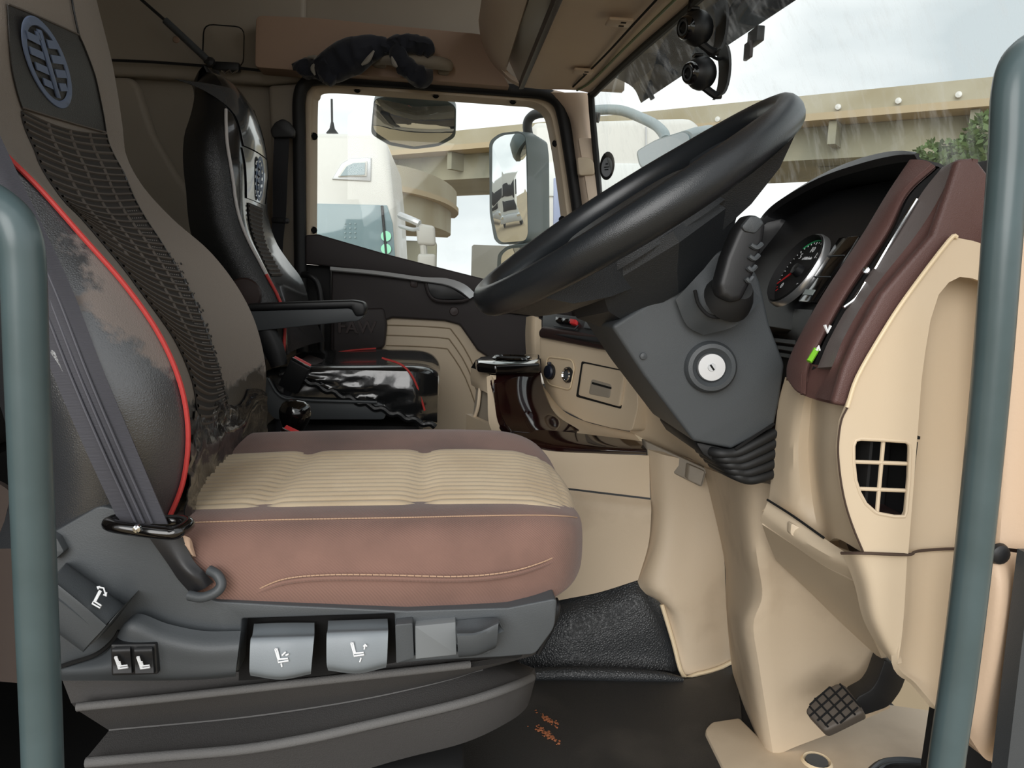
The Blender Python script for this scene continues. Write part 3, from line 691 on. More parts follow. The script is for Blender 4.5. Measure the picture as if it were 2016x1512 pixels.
# front mirror with its bent arm, ahead of the windscreen
fm = thing('front_mirror', 'grey front mirror on a bent arm outside the windscreen', 'mirror', UX(1330,330,1.0))
M('mirror_pale', c(150,162,164), .45)
fx = 1.02
m = MB(); m.tube([UX(1150,222,.72), UX(1185,216,.82), UX(1225,218,.92), UX(1262,232,1.0), UX(1290,246,1.02), UX(1306,262,1.02), UX(1310,275,1.02)], .026, 'mirror_pale', 10, 5); m.build('arm', fm)
hp_ = [UX(x, y, fx) for x, y in rc([(1255,298),(1300,272),(1375,248),(1392,258),(1388,300),(1350,330),(1275,345),(1262,330)], 10)]
hc = sum(hp_, V(0,0,0))/len(hp_)
m = MB(); m.grid([[hc+(p-hc)*.85+V(-.03,0,0) for p in hp_], hp_, [p+V(.05,0,.01) for p in hp_], [hc+(p-hc)*.6+V(.12,0,.01) for p in hp_]], 'mirror_pale', cu=True, caps=True); m.build('housing', fm)
gl_ = [hc+(p-hc)*.78+V(-.034,0,0) for p in hp_]
m = MB(); m.plate(gl_, (.004,0,0), 'dark_glass'); m.build('mirror_glass', fm)

# ---------------- outer sun visor over the windscreen
vi = thing('outer_sun_visor', 'smoky grey sun visor outside along the windscreen top', 'sun visor', (0.75, 1.6, 1.3))
e0, e1 = UX(1262,203,.70), UX(1567,0,.80)
kk = (0.55-e0.y)/(e1.y-e0.y); e2 = e0+(e1-e0)*kk
u0, u1 = UX(1205,150,.56), UX(1400,-30,.66); u2 = u0+(u1-u0)*((0.55-u0.y)/(u1.y-u0.y))
m = MB(); m.surf([[e0, e1, e2], [lerp(e0,u0,.5)+V(.02,0,.01), lerp(e1,u1,.5)+V(.02,0,.01), lerp(e2,u2,.5)+V(.02,0,.01)], [u0, u1, u2]], 'smoke_acrylic', 5, 4, .004); m.build('blade', vi)
m = MB(); m.tube([UX(1262,150,.64), UX(1285,195,.68)], .008, 'black_plastic', 8, 2); m.tube([UX(1240,128,.64), UX(1272,180,.68)], .008, 'black_plastic', 8, 2); m.build('bracket', vi)
m = MB(); a_ = UX(1488,72,.74); m.box(a_, (.02,.06,.035), 'black_plastic', bev=.003); m.box(a_+V(-.012,.01,-.03), (.01,.04,.04), 'brown_dark', bev=.003); m.build('clip', vi)

# ---------------- two dash cameras on the windscreen
def dashcam(px, py, label, wire):
    p = wsp(px, py); d_ = (p-CAM).normalized(); p = p-V(.055,0,0)
    t = thing('dash_camera', label, 'camera', p-V(0,0,.04), 'dash cameras on the windscreen')
    s = p.y/1.5
    ax = V(-.93, -.32, -.12).normalized()
    mt = frame(p, V(0,0,1), ax)
    m = MB()
    b = bmesh.new(); bmesh.ops.create_uvsphere(b, u_segments=24, v_segments=16, radius=.036); bmesh.ops.scale(b, vec=(1.05,.95,1.0), verts=b.verts)
    m.bm(b, 'black_plastic', mt); m.build('body', t)
    m = MB(); m.lathe([(.0,.030),(.010,.030),(.012,.036),(.021,.038),(.024,.034),(.025,.024)], p, ax, 'gloss_black', 24); ln = m.build('lens', t)
    m = MB(); m.lathe([(.012,.0375),(.0145,.0395),(.017,.0375)], p, ax, 'column_grey', 24); m.build('lens_ring', ln)
    m = MB(); pp = p+V(.036,-.004,0)
    ring = []
    for i in range(13):
        a = -1.25+2.5*i/12; q = pp+V(.014*math.cos(a)*1.2-.004, -.01, .052*math.sin(a)/math.sin(1.25)); ring.append([q+V(0,.035,0), q+V(0,-.03,0), q+V(.006,-.03,0), q+V(.006,.035,0)])
    m.grid(ring, 'black_plastic', cu=True, caps=True); m.tube([p+V(.01,0,-.03), p+V(.035,0,-.045), p+V(.05,0,-.045)], .009, 'black_plastic', 8, 3); m.build('mount', t)
    m = MB(); m.box(p+V(-.01,0,.037), (.02,.03,.008), 'black_plastic', bev=.003); m.build('cable_socket', t)
    m = MB(); m.tube([U(x, y, p.y+dy) for x, y, dy in wire], .0035, 'black_rubber', 8, 5); m.build('cable', t)
dashcam(1426, 58, 'upper black dash camera hung from the windscreen top', [(1362,-20,.05),(1356,30,.0),(1366,55,-.02),(1385,66,-.02),(1400,62,0)])
dashcam(1432, 148, 'lower black dash camera on the windscreen above steering wheel', [(1386,66,-.02),(1381,80,-.02),(1392,102,-.02),(1412,116,0),(1425,114,0)])
# ================================================================== dashboard
db = thing('dashboard', 'brown and beige dashboard with instrument cluster and side vent', 'dashboard', (0.55, 1.6, 0.45))
# main body towards the passenger side
pr = [(.50,.46),(.44,.60),(.44,.70),(.50,.80),(.60,.845),(.85,.85),(.85,.30),(.55,.30)]
m = MB(); m.plate([V(x, 1.36, z) for x, z in pr], (0, 1.24, 0), 'brown_dark', .02, 3); m.build('main_body', db)
m = MB(); m.plate([V(min(x+.1,.86), .80, z-.02) for x, z in pr[3:]], (0, .56, 0), 'brown_dark', .01); m.build('inner_body', db)
m = MB(); m.surf([[(1036,624,2.1),(1050,622,2.05),(1066,630,2.05)],[(1034,660,2.1),(1048,660,2.04),(1066,665,2.04)],[(1036,702,2.1),(1050,705,2.05),(1066,706,2.05)]], 'beige', 4, 4, .02); m.build('passenger_end_trim', db)

# ---- instrument cluster
n_c = V(-.86, 0, .5).normalized(); g0 = U(1575, 535, 1.06)
lip = [(1498,610,1.26),(1478,540,1.29),(1490,450,1.28),(1512,412,1.27),(1560,378,1.20),(1622,346,1.11),(1700,320,.97),(1762,306,.88),(1800,304,.845)]
L0 = cr([P3(p) for p in lip], 5)
def ff(i): return 1.0 if i < len(L0)-12 else max(.1, (len(L0)-1-i)/12)
inn = [p+V(.03,0,-.012) if i > 12 else p+V(.03,-.015,0) for i, p in enumerate(L0)]
m = MB(); rows = [[p+V(.06*ff(i),0,.012*ff(i)) for i, p in enumerate(L0)], [p+V(.02*ff(i),0,.014*ff(i)) for i, p in enumerate(L0)], L0, [p+V(.006,-.004 if i < 12 else 0,-.008) for i, p in enumerate(L0)], inn, [p+V(.05+.08*ff(i),-.01,-.035) for i, p in enumerate(L0)], [p+V(.07+.15*ff(i),-.02,-.06) for i, p in enumerate(L0)]]
m.grid(rows, 'black_plastic', thick=.004); m.build('cluster_hood', db)
# face plate behind the gauges
fp = [UP(x, y, g0-n_c*.012, n_c) for x, y in ((1500,612),(1600,615))]
yA, yB = .80, 1.30
tdir = V(.5, 0, .86).normalized()
cpl = g0-n_c*.012
m = MB(); m.plate([V(cpl.x, yA, cpl.z)-tdir*.085, V(cpl.x, yB, cpl.z)-tdir*.085, V(cpl.x, yB, cpl.z)+tdir*.15, V(cpl.x, yA, cpl.z)+tdir*.15], -n_c*.02, 'black_plastic', .002); m.build('cluster_face', db)
def gauge(ctr, R, nums, needle, unit, name='gauge'):
    mt = frame(ctr, V(0,-1,0), n_c)       # local x to the driver's right, y up the face
    m = MB(); m.lathe([(0,.0),(R*.9,.0),(R*.93,.012)], ctr, n_c, 'black_matte', 40); gd = m.build(name, db)
    m = MB(); m.lathe([(R*.91,.002),(R*.925,.008),(R*.965,.010),(R*1.0,.007),(R*1.01,.0)], ctr, n_c, 'satin_silver', 48); m.build('bezel', gd)
    m = MB()
    for i in range(31):
        a = math.radians(225-270*i/30); r0 = R*.82; r1 = R*(.74 if i % 5 == 0 else .78)
        red = i > 26 or i < 3
        p0, p1 = mt@V(r0*math.cos(a), r0*math.sin(a), .002), mt@V(r1*math.cos(a), r1*math.sin(a), .002)
        m.tube([p0, p1], .0006, 'red_paint' if red else 'white_ink', 4, 1)
    m.build('scale_marks', gd, kind='stuff')
    for i, s_ in nums:
        a = math.radians(225-270*i/30); m = MB(); m.text(s_, R*.22, mt@Matrix.Translation(V(R*.60*math.cos(a), R*.60*math.sin(a), .002)), 'white_ink', .0002); m.build('numeral', gd)
    m = MB(); m.text(unit, R*.12, mt@Matrix.Translation(V(0, R*.36, .002)), 'white_ink', .0002); m.build('unit_lettering', gd)
    arc = [mt@V(R*.86*math.cos(math.radians(a)), R*.86*math.sin(math.radians(a)), .002) for a in range(60, 131, 10)]
    m = MB(); m.tube(arc, .0011, M('gauge_green', c(60,190,120), .5), 4, 2); m.build('green_band', gd)
    a = math.radians(needle); m = MB(); m.tube([mt@V(-R*.1*math.cos(a), -R*.1*math.sin(a), .006), mt@V(R*.72*math.cos(a), R*.72*math.sin(a), .006)], [.002,.0007], 'red_paint', 6, 1); nd = m.build('needle', gd)
    m = MB(); m.lathe([(0,.011),(R*.14,.010),(R*.16,.0)], ctr, n_c, 'black_plastic', 20); m.build('needle_hub', gd)
gauge(g0, .058, ((0,'0'),(10,'5'),(15,'10'),(20,'15'),(30,'25')), 215, 'x100r/min')
m = MB(); q = V(g0.x, .972, g0.z); mt = frame(q+n_c*.003, V(0,-1,0), n_c); m.mbox(mt, (0,0,0), (.05,.10,.006), 'gloss_black', .002); dsp = m.build('centre_display', db)
for yy, hh in ((.02,.0),(-.012,0)):
    m = MB(); m.mbox(mt, (0,yy,.0035), (.044,.0012,.001), 'column_grey'); m.build('display_line', dsp)
m = MB(); m.mbox(mt, (-.008,-.036,.0035), (.026,.008,.001), M('screen_grey', c(150,160,158), .4)); m.build('display_field', dsp)
# panel and vents under the cluster
m = MB(); m.surf([[(1496,600,1.26),(1540,606,1.12),(1600,610,.92)],[(1505,640,1.2),(1545,650,1.06),(1580,660,.9)],[(1512,655,1.22),(1550,668,1.08),(1572,690,.92)]], 'black_plastic', 4, 3, .01); m.build('cluster_shelf', db)
m = MB(); m.surf([[(1500,652,1.25),(1545,662,1.1),(1580,684,.93)],[(1520,740,1.2),(1560,770,1.0),(1590,800,.9)]], 'void', 3, 3, .02); vb = m.build('lower_vent', db)
for k in range(3):
    m = MB(); m.surf([[(1508+k*6,664+k*14,1.17),(1566-k*3,670+k*14,.93)],[(1508+k*6,670+k*14,1.15),(1566-k*3,678+k*14,.91)]], 'black_plastic', 3, 2, .003); m.build('louvre', vb)

# ---- near end: brown padded frame with long vent slot
R_ = [[(1793,314,.845),(1822,316,.82),(1840,326,.80),(1846,332,.797),(1854,330,.79),(1874,320,.762),(1888,314,.742),(1916,312,.722)],
      [(1748,380,.845),(1768,376,.815),(1784,381,.80),(1792,384,.797),(1814,381,.79),(1854,380,.757),(1867,380,.738),(1902,384,.722)],
      [(1698,463,.845),(1722,458,.815),(1742,463,.80),(1752,466,.797),(1764,464,.79),(1803,463,.757),(1835,463,.738),(1867,474,.722)],
      [(1625,574,.845),(1648,568,.815),(1667,574,.80),(1677,578,.797),(1687,575,.79),(1714,576,.757),(1737,578,.738),(1789,578,.722)],
      [(1576,660,.845),(1599,654,.815),(1619,660,.80),(1627,664,.797),(1636,662,.79),(1662,664,.757),(1686,668,.738),(1722,674,.722)],
      [(1553,712,.845),(1573,712,.815),(1590,722,.80),(1598,728,.797),(1609,724,.79),(1638,722,.757),(1662,724,.738),(1700,728,.722)],
      [(1550,745,.845),(1566,766,.82),(1584,776,.805),(1592,779,.80),(1604,782,.79),(1625,787,.76),(1645,792,.742),(1678,802,.722)]]
def cols(a, b, dy=0.0, r0=0, r1=None): return [[(p[0], p[1], p[2]+dy) for p in r[a:b+1]] for r in R_[r0:r1]]
br = R_
m = MB(); m.surf([[(p[0],p[1],p[2]) for p in [(r[0][0]-2, r[0][1]+4, r[0][2]+.02)]+list(r[0:3])+[(r[3][0]-4, r[3][1], r[3][2]+.012)]] for r in R_], 'brown_soft', 4, 6, .006); m.build('padded_rim', db)
M('strip_grey', c(112,104,102), .42, bump=(500,.15))
m = MB(); m.surf(cols(3, 4, .006, 0, 6), 'void', 2, 6, .004); slot = m.build('vent_slot', db)
m = MB(); m.surf(cols(4, 5, 0, 0, 6), 'strip_grey', 3, 6, .006); m.build('vent_blade', db)
m = MB(); m.surf([[r[5], ((r[5][0]+r[6][0])/2, (r[5][1]+r[6][1])/2, r[6][2]+.012), r[6], r[7]] for r in R_[:6]]+[[R_[6][4], R_[6][5], R_[6][6], R_[6][7]]], 'brown_soft', 4, 6, .006); m.build('outer_rim', db)
def chromeline(pts, r=.0022): m = MB(); m.tube(pts, r, 'chrome', 8, 4); m.build('chrome_strip', db)
chromeline([(1805,392,.786),(1780,432,.786),(1750,482,.786),(1722,530,.786)])
chromeline([(1703,556,.786),(1685,586,.786),(1661,605,.786)], .002)
m = MB(); m.lathe([(0,.004),(.0035,.003),(.004,0)], U(1706,533,.785), (-.6,-.7,.3), 'chrome', 10); m.build('thumb_wheel', db)
m = MB(); m.tube([(1624,640,.782),(1629,654,.782),(1635,641,.782)], .0018, 'white_ink', 6, 1); m.build('vent_mark', db)
m = MB(); m.tube([(1593,712,.778),(1604,694,.780),(1608,686,.780)], .0032, M('vent_green', c(120,190,40), .4), 8, 2); m.build('green_marker', db)
m = MB(); m.tube([(1607,690,.778),(1612,682,.778),(1613,690,.778)], .0016, 'white_ink', 6, 1); m.build('vent_mark', db)
m = MB(); m.surf([[(1553,708,.852),(1592,716,.812),(1640,722,.772),(1700,726,.730)],[(1550,730,.852),(1580,750,.815),(1625,765,.778),(1690,770,.730)],[(1552,750,.85),(1570,772,.822),(1610,788,.79),(1682,805,.728)]], 'brown_soft', 4, 4, .006); m.build('lower_lobe', db)
# brown side of the end block
m = MB(); m.plate([(1640,796,.722),(1682,804,.722),(1706,732,.722),(1786,590,.722),(1864,484,.722),(1884,472,.722),(1990,500,.722),(1985,420,.722),(1952,350,.722),(1922,310,.722),(1888,314,.722),(1868,376,.722),(1838,462,.722),(1738,578,.722),(1688,666,.722),(1662,724,.722)], (0,.012,0), 'brown_soft', .004, 3); m.build('end_block', db)
# ---- beige side panel with the grid opening
sp = .716
hole = [(1736,866),(1694,864),(1684,867),(1680,878),(1680,908),(1684,945),(1692,970),(1704,992),(1722,1008),(1728,1011)]
holeR = [(1736,866),(1783,869),(1791,875),(1792,886),(1790,940),(1784,1008),(1780,1017),(1760,1017),(1728,1011)]
outL = [(1700,1088),(1680,1040),(1664,990),(1654,935),(1650,880),(1656,830),(1668,800),(1690,740),(1740,655),(1786,584),(1864,482),(1872,474)]
outR = [(1884,468),(1915,474),(1978,494),(1974,570),(1915,548),(1890,545),(1868,556),(1848,580),(1832,630),(1822,690),(1814,750),(1803,900),(1788,1092)]
def plug(pts, mat, Y, d, bev=0): m = MB(); m.plate([(a, b, Y) for a, b in pts], (0, d, 0), mat, bev); return m
m = plug(hole+outL[0:1]+outL[1:]+[(1884,468)], 'beige', sp, .005)
m.plate([(a, b, sp) for a, b in [(1884,468)]+outR[1:]+[(1700,1088)]+holeR[::-1]], (0,.005,0), 'beige')
spo = m.build('side_panel', db)
m = MB(); m.tube([(a, b, sp+.001) for a, b in hole+holeR[::-1][1:-1]], .002, 'beige', 8, 1, closed=True); m.build('opening_rim', spo)
for a, b in (((1739,866),(1726,1012)), ((1680,909),(1791,913)), ((1686,962),(1788,966))):
    m = MB(); m.tube([(a[0],a[1],sp+.004),(b[0],b[1],sp+.004)], .0021, 'beige', 8, 1); m.build('grid_bar', spo)
m = MB(); m.box(U(1730,940,.775), (.062,.004,.105), 'void'); q = U(1738,940,.748); m.box(q+V(-.031,0,0), (.003,.05,.10), 'void'); m.box(q+V(.020,0,0), (.003,.04,.085), 'void'); m.box(q+V(-.005,0,.048), (.05,.05,.003), 'void'); m.box(q+V(-.005,.005,-.038), (.05,.04,.003), 'brown_dark'); m.build('duct', spo)
m = MB(); m.tube([(1884,467,sp-.001),(1868,474,sp-.001),(1786,582,sp-.001),(1738,655,sp-.001),(1688,742,sp-.001),(1668,802,sp-.001)], .0022, M('beige_edge', c(226,206,172), .5), 8, 4); m.build('edge_bead', spo)
# recessed strip beside the door opening
m = MB(); m.surf([[(1830,545,.735),(1880,540,.75),(1985,560,.75)],[(1822,640,.728),(1850,650,.75),(1985,700,.755)],[(1808,800,.726),(1836,800,.75),(1975,800,.755)],[(1796,950,.726),(1825,950,.75),(1960,950,.755)],[(1782,1093,.728),(1812,1088,.75),(1945,1084,.755)]], 'beige', 5, 5, .004); m.build('recessed_strip', db)
# lower knee panels
m = MB(); m.surf([[(1660,1092,.75),(1700,1092,.722),(1786,1093,.722)],[(1682,1150,.75),(1715,1150,.722),(1783,1150,.722)],[(1698,1215,.75),(1725,1215,.724),(1779,1215,.722)],[(1722,1262,.748),(1742,1265,.726),(1774,1265,.722)],[(1752,1300,.74),(1758,1303,.73),(1767,1307,.722)]], 'beige', 5, 5, .006); m.build('knee_panel', db)
m = MB(); m.surf([[(1786,1093,.723),(1812,1088,.748),(1930,1085,.752)],[(1779,1215,.723),(1806,1215,.748),(1915,1215,.752)],[(1767,1307,.723),(1798,1312,.746),(1902,1320,.752)],[(1802,1345,.735),(1832,1350,.748),(1892,1360,.752)],[(1842,1392,.742),(1860,1400,.75),(1884,1410,.752)]], 'beige', 5, 5, .006); m.build('lower_strip', db)
m = MB(); m.surf([[(1500,1032,.90),(1560,1072,.86),(1620,1113,.815),(1684,1146,.77)],[(1512,1066,.94),(1572,1116,.92),(1640,1170,.90),(1706,1228,.87)],[(1528,1104,.985),(1590,1162,.985),(1662,1232,.985),(1740,1304,.985)]], 'beige', 5, 4, .008); m.build('under_panel', db)
M('seam_brown', c(70,54,44), .8)
def seam(pts, r=.0011): m = MB(); m.tube(pts, r, 'seam_brown', 6, 5); m.build('panel_gap', db)
seam([(1668,803,.7155),(1656,830,.7155),(1650,880,.7155),(1654,935,.7155),(1664,990,.7155),(1680,1040,.7155),(1700,1088,.7155)])
seam([(1656,1089,.735),(1700,1089,.7155),(1786,1092,.7165),(1800,1087,.735),(1815,1084,.742),(1860,1081,.746),(1920,1080,.746)], .0016)
# panel under the column side
m = MB(); m.surf([[(1546,742,.93),(1580,770,.86),(1604,786,.85),(1628,792,.785),(1668,796,.735)],
                  [(1532,796,.93),(1570,810,.87),(1602,825,.855),(1626,830,.785),(1662,830,.735)],
                  [(1523,879,.93),(1562,885,.87),(1599,895,.86),(1620,892,.785),(1652,900,.735)],
                  [(1514,985,.93),(1565,990,.87),(1609,990,.855),(1626,980,.785),(1662,990,.735)],
                  [(1510,992,.93),(1575,1035,.87),(1625,1066,.835),(1648,1060,.79),(1698,1088,.735)]], 'beige', 4, 5, .012); m.build('driver_panel', db)
m = MB(); m.surf([[(1512,986,.90),(1560,1018,.85),(1626,1062,.80),(1662,1086,.755)],[(1503,1008,.895),(1552,1045,.845),(1615,1085,.79),(1668,1112,.75)],[(1496,1026,.905),(1545,1060,.86),(1612,1108,.81),(1680,1140,.765)]], 'beige', 4, 3, .02); lg = m.build('ledge', db)
m = MB(); m.tube([(1511,984,.895),(1560,1015,.845),(1622,1059,.80)], .0016, 'void', 6, 3); m.build('ledge_gap', lg)
m = MB(); m.plate(rc([(1558,1030,.838),(1580,1042,.832),(1572,1062,.832),(1556,1052,.838)], 5), (0,.01,0), 'beige', .002); m.build('clip', lg)

# ---- centre block with sockets and drawer
n_b = V(-.90, -.42, .06).normalized(); pb0 = U(1060, 700, 1.75)
def B(px, py, d=0.0): return UP(px, py, pb0+n_b*d, n_b)
cb = db
m = MB(); m.plate([B(*p) for p in rc([(1062,660),(1205,684),(1250,716),(1256,800),(1244,850),(1200,842),(1150,829),(1105,806),(1078,780),(1065,735)], [4,0,16,10,10,0,0,0,10,0])], -n_b*.22, 'beige', .010, 3); m.build('centre_block', cb)
m = MB(); m.plate([B(p[0],p[1],.012) for p in [(1059,652),(1066,642),(1225,668),(1232,696),(1175,687),(1060,664)]], -n_b*.22, 'brown_dark', .006, 3); m.build('centre_lip', cb)
m = MB(); m.tube([B(p[0],p[1],.003) for p in rc([(1078,702),(1126,708),(1131,724),(1122,768),(1080,757),(1073,735)], 8)], .0016, 'beige_edge', 6, 1, closed=True); m.build('socket_plate_edge', cb)
xb = (B(1200,740)-B(1100,725)).normalized()
for k, (px, py) in enumerate(((1085,732),(1119,738))):
    o = B(px, py, .001)
    m = MB(); m.lathe([(.0,.004),(.010,.004),(.014,.006),(.0165,.005),(.0175,0)], o, n_b, 'black_plastic', 28); so_ = m.build('power_socket', cb)
    if k == 0:
        m = MB(); m.lathe([(0,.012),(.014,.011),(.0165,.007)], o, n_b, M('navy_plastic', c(32,38,52), .4), 28); m.box(o+V(0,0,.019)+n_b*.006, (.008,.012,.006), 'navy_plastic', bev=.001); m.build('socket_cap', so_)
    else:
        m = MB(); m.lathe([(.011,.006),(.013,.009),(.0145,.006)], o, n_b, 'chrome', 28); m.build('chrome_ring', so_)
        m = MB(); m.lathe([(0,.0045),(.010,.0045)], o, n_b, 'column_grey', 20); m.build('socket_core', so_)
dpts = [(1147,715),(1230,732),(1219,801),(1138,778)]
m = MB(); m.plate([B(p[0],p[1],.0015) for p in rc([(1145,711),(1233,730),(1222,805),(1134,781)], 3)], -n_b*.01, 'void', 0); m.build('drawer_gap', cb)
m = MB(); m.plate([B(p[0],p[1],.006) for p in rc(dpts, 4)], -n_b*.012, 'beige', .002); dw = m.build('drawer', cb)
m = MB(); m.plate([B(p[0],p[1],.0075) for p in rc([(1164,746),(1203,757),(1200,784),(1158,776)], 5)], -n_b*.006, 'beige_wall', .002); m.build('finger_recess', dw)
m = MB(); m.plate([B(p[0],p[1],.0085) for p in [(1166,752),(1202,762),(1202,766),(1165,756)]], -n_b*.003, 'void', 0); m.build('recess_shadow_gap', dw)
# switch panel over the lip
n_s = V(-.72, -.32, .62).normalized(); ps0 = B(1140, 650, .004)
def S(px, py, d=0.0): return UP(px, py, ps0+n_s*d, n_s)
sw_ = db
m = MB(); m.plate([S(*p) for p in [(1068,614),(1290,640),(1300,690),(1235,685),(1066,654)]], -n_s*.06, 'black_plastic', .004); m.build('switch_panel', sw_)
for k in range(3):
    m = MB(); m.plate([S(a, b, .008) for a, b in [(1094+k*14,623+k*2),(1106+k*14,625+k*2),(1105+k*14,634+k*2),(1093+k*14,632+k*2)]], -n_s*.01, 'red_paint' if k == 2 else 'gloss_black', .001); m.build('switch', sw_)
m = MB(); m.tube([S(1091,642,.003), S(1132,648,.003), S(1138,640,.003)], .0015, 'column_grey', 6, 1); m.build('small_tray_edge', sw_)
m = MB(); m.plate([S(a, b, .003) for a, b in [(1152,632),(1195,640),(1190,650),(1148,645)]], -n_s*.005, 'column_grey', .001); m.build('blank_cover', sw_)
# slanted panel between block and column
m = MB(); m.surf([[(1248,690,1.44),(1300,775,1.36),(1366,862,1.26),(1420,905,1.2)],[(1250,760,1.45),(1305,830,1.38),(1365,890,1.3),(1405,915,1.24)],[(1240,850,1.47),(1310,886,1.41),(1360,908,1.36),(1396,926,1.30)]], 'beige', 4, 4, .02)
sp2 = m.build('slanted_trim', db)
m = MB(); m.plate([(1270,868,1.375),(1393,924,1.29),(1382,960,1.285),(1277,908,1.37)], (0,.03,0), 'beige_wall', .003); m.plate(rc([(1357,915,1.298),(1388,928,1.282),(1380,957,1.28),(1354,945,1.294)],4), (0,.02,0), 'beige_wall', .002); m.build('trim_band', sp2)

# ---- console with cup holder on the engine cover
cs = thing('centre_console', 'beige centre console with glossy dark wood trim and cup holder', 'console', U(1100,985,1.45))
m = MB(); m.surf([[(975,717,1.60),(1020,717,1.60),(1062,716,1.62)],[(978,760,1.555),(1025,768,1.555),(1070,768,1.59)],[(986,812,1.51),(1040,818,1.51),(1094,815,1.55)],[(1003,848,1.455),(1062,852,1.455),(1140,846,1.50)]], 'wood_gloss', 6, 6, .01); m.build('wood_face', cs)
m = MB(); m.surf([[(966,738,1.57),(970,728,1.585),(976,716,1.60)],[(972,775,1.545),(976,770,1.55),(980,762,1.555)],[(980,830,1.50),(984,822,1.505),(988,814,1.51)],[(1002,864,1.44),(1003,856,1.447),(1006,848,1.453)]], 'wood_gloss', 3, 5, .006); m.build('wood_edge', cs)
m = MB(); m.surf([[(984,836,1.48),(1018,845,1.465),(1092,848,1.46),(1180,858,1.44),(1272,870,1.42)],[(1000,858,1.435),(1040,872,1.415),(1092,876,1.40),(1180,880,1.385),(1274,884,1.375)],[(1003,866,1.43),(1042,880,1.41),(1092,888,1.395),(1180,892,1.38),(1272,896,1.37)]], 'wood_gloss', 5, 5, .008); m.build('wood_sill', cs)
tz = U(1010,706,1.68).z
m = MB(); m.plate([UZ(936,708,tz), UZ(945,702,tz), UZ(992,697,tz), UZ(1062,697,tz), UZ(1064,716,tz), UZ(975,718,tz), UZ(940,714,tz)], (0,0,-.02), 'gloss_black', .005, 3); tp = m.build('top_tray', cs)
cc = UZ(1008,706,tz+.001)
m = MB(); m.lathe([(.036,.002),(.040,.005),(.044,.002)], cc, (0,0,1), 'gloss_black', 32); m.build('cup_ring', tp)
m = MB(); m.lathe([(0,.0005),(.036,.0005)], cc+V(0,0,.001), (0,0,1), 'void', 28); m.build('cup_well', tp)
m = MB(); m.surf([[(937,708,1.72),(955,712,1.65),(976,717,1.60)],[(927,724,1.73),(945,730,1.65),(966,738,1.57)]], 'gloss_black', 4, 3, .01); m.build('tray_edge', cs)
m = MB()
m.surf([[(927,724,1.725),(945,730,1.645),(966,738,1.568)],[(926,745,1.72),(940,752,1.65),(963,765,1.565)],[(928,758,1.72),(942,766,1.65),(956,772,1.57)]], 'beige', 3, 3, .012)
m.surf([[(958,742,1.575),(962,740,1.572),(967,738,1.568)],[(960,780,1.555),(966,778,1.552),(973,775,1.547)],[(962,830,1.525),(972,828,1.515),(982,830,1.505)],[(975,862,1.49),(988,864,1.465),(1003,866,1.435)]], 'beige', 3, 4, .012)
m.surf([[(918,815,1.68),(940,826,1.61),(965,838,1.53),(1003,866,1.435)],[(917,850,1.68),(940,860,1.61),(970,872,1.52),(1010,885,1.43)],[(916,900,1.68),(940,915,1.61),(970,925,1.52),(1010,930,1.43)]], 'beige', 4, 4, .012)
fr2 = m.build('side_frame', cs)
m = MB(); m.surf([[(938,762,1.69),(965,774,1.60)],[(930,830,1.69),(968,838,1.58)]], 'beige_wall', 3, 3, .01); pk = m.build('pocket', cs)
m = MB(); m.tube([(945,764,1.64),(941,800,1.64),(934,822,1.65)], .004, 'door_beige', 8, 3); m.build('pocket_bar', pk)
m = MB(); m.surf([[(990,880,1.43),(1042,881,1.405),(1092,889,1.392),(1180,893,1.378),(1278,897,1.368)],[(990,920,1.43),(1042,925,1.40),(1092,930,1.388),(1180,938,1.374),(1279,945,1.364)],[(990,955,1.425),(1042,956,1.395),(1092,958,1.383),(1180,968,1.37),(1280,980,1.36)]], 'beige', 5, 5, .02); m.build('upper_side_panel', cs)
m = MB(); m.surf([[(1040,962,1.40),(1110,964,1.375),(1180,972,1.365),(1281,984,1.355)],[(1040,1000,1.385),(1110,1000,1.36),(1180,1005,1.352),(1282,1012,1.342)],[(1040,1100,1.39),(1110,1100,1.362),(1180,1090,1.352),(1276,1075,1.342)],[(1040,1195,1.395),(1110,1180,1.365),(1180,1166,1.355),(1256,1142,1.345)]], 'beige_dirty', 5, 5, .02); m.build('lower_side_panel', cs)

m = MB(); m.surf([[(1066,755,1.71),(1106,806,1.63),(1150,829,1.57),(1200,842,1.51),(1246,851,1.465)],[(1084,800,1.60),(1118,830,1.545),(1165,848,1.51),(1212,858,1.475),(1262,870,1.43)],[(1092,820,1.56),(1126,845,1.51),(1170,860,1.47),(1215,868,1.45),(1268,876,1.42)]], 'beige', 5, 4, .006); m.build('under_trim', db)
# ---- footwell: kick panel, pedestal, floor pieces
kp = thing('kick_panel', 'beige curved kick panel between engine cover and pedals', 'panel', U(1345,1330,1.296))
m = MB(); m.surf([[(1275,885,1.37),(1305,895,1.335),(1345,905,1.325),(1400,930,1.31)],[(1281,985,1.37),(1312,995,1.335),(1365,1005,1.325),(1415,1015,1.31)],[(1276,1065,1.365),(1306,1075,1.325),(1366,1080,1.318),(1425,1090,1.31)],[(1256,1138,1.355),(1290,1145,1.31),(1360,1150,1.305),(1428,1150,1.31)],[(1263,1164,1.345),(1310,1178,1.30),(1372,1185,1.30),(1430,1195,1.31)],[(1304,1192,1.325),(1338,1215,1.298),(1386,1225,1.30),(1433,1235,1.315)],[(1325,1262,1.31),(1356,1270,1.297),(1400,1272,1.303),(1437,1272,1.32)],[(1345,1330,1.298),(1375,1326,1.299),(1412,1316,1.31),(1441,1302,1.33)]], 'beige_dirty', 5, 5, .018); m.build('moulding', kp)
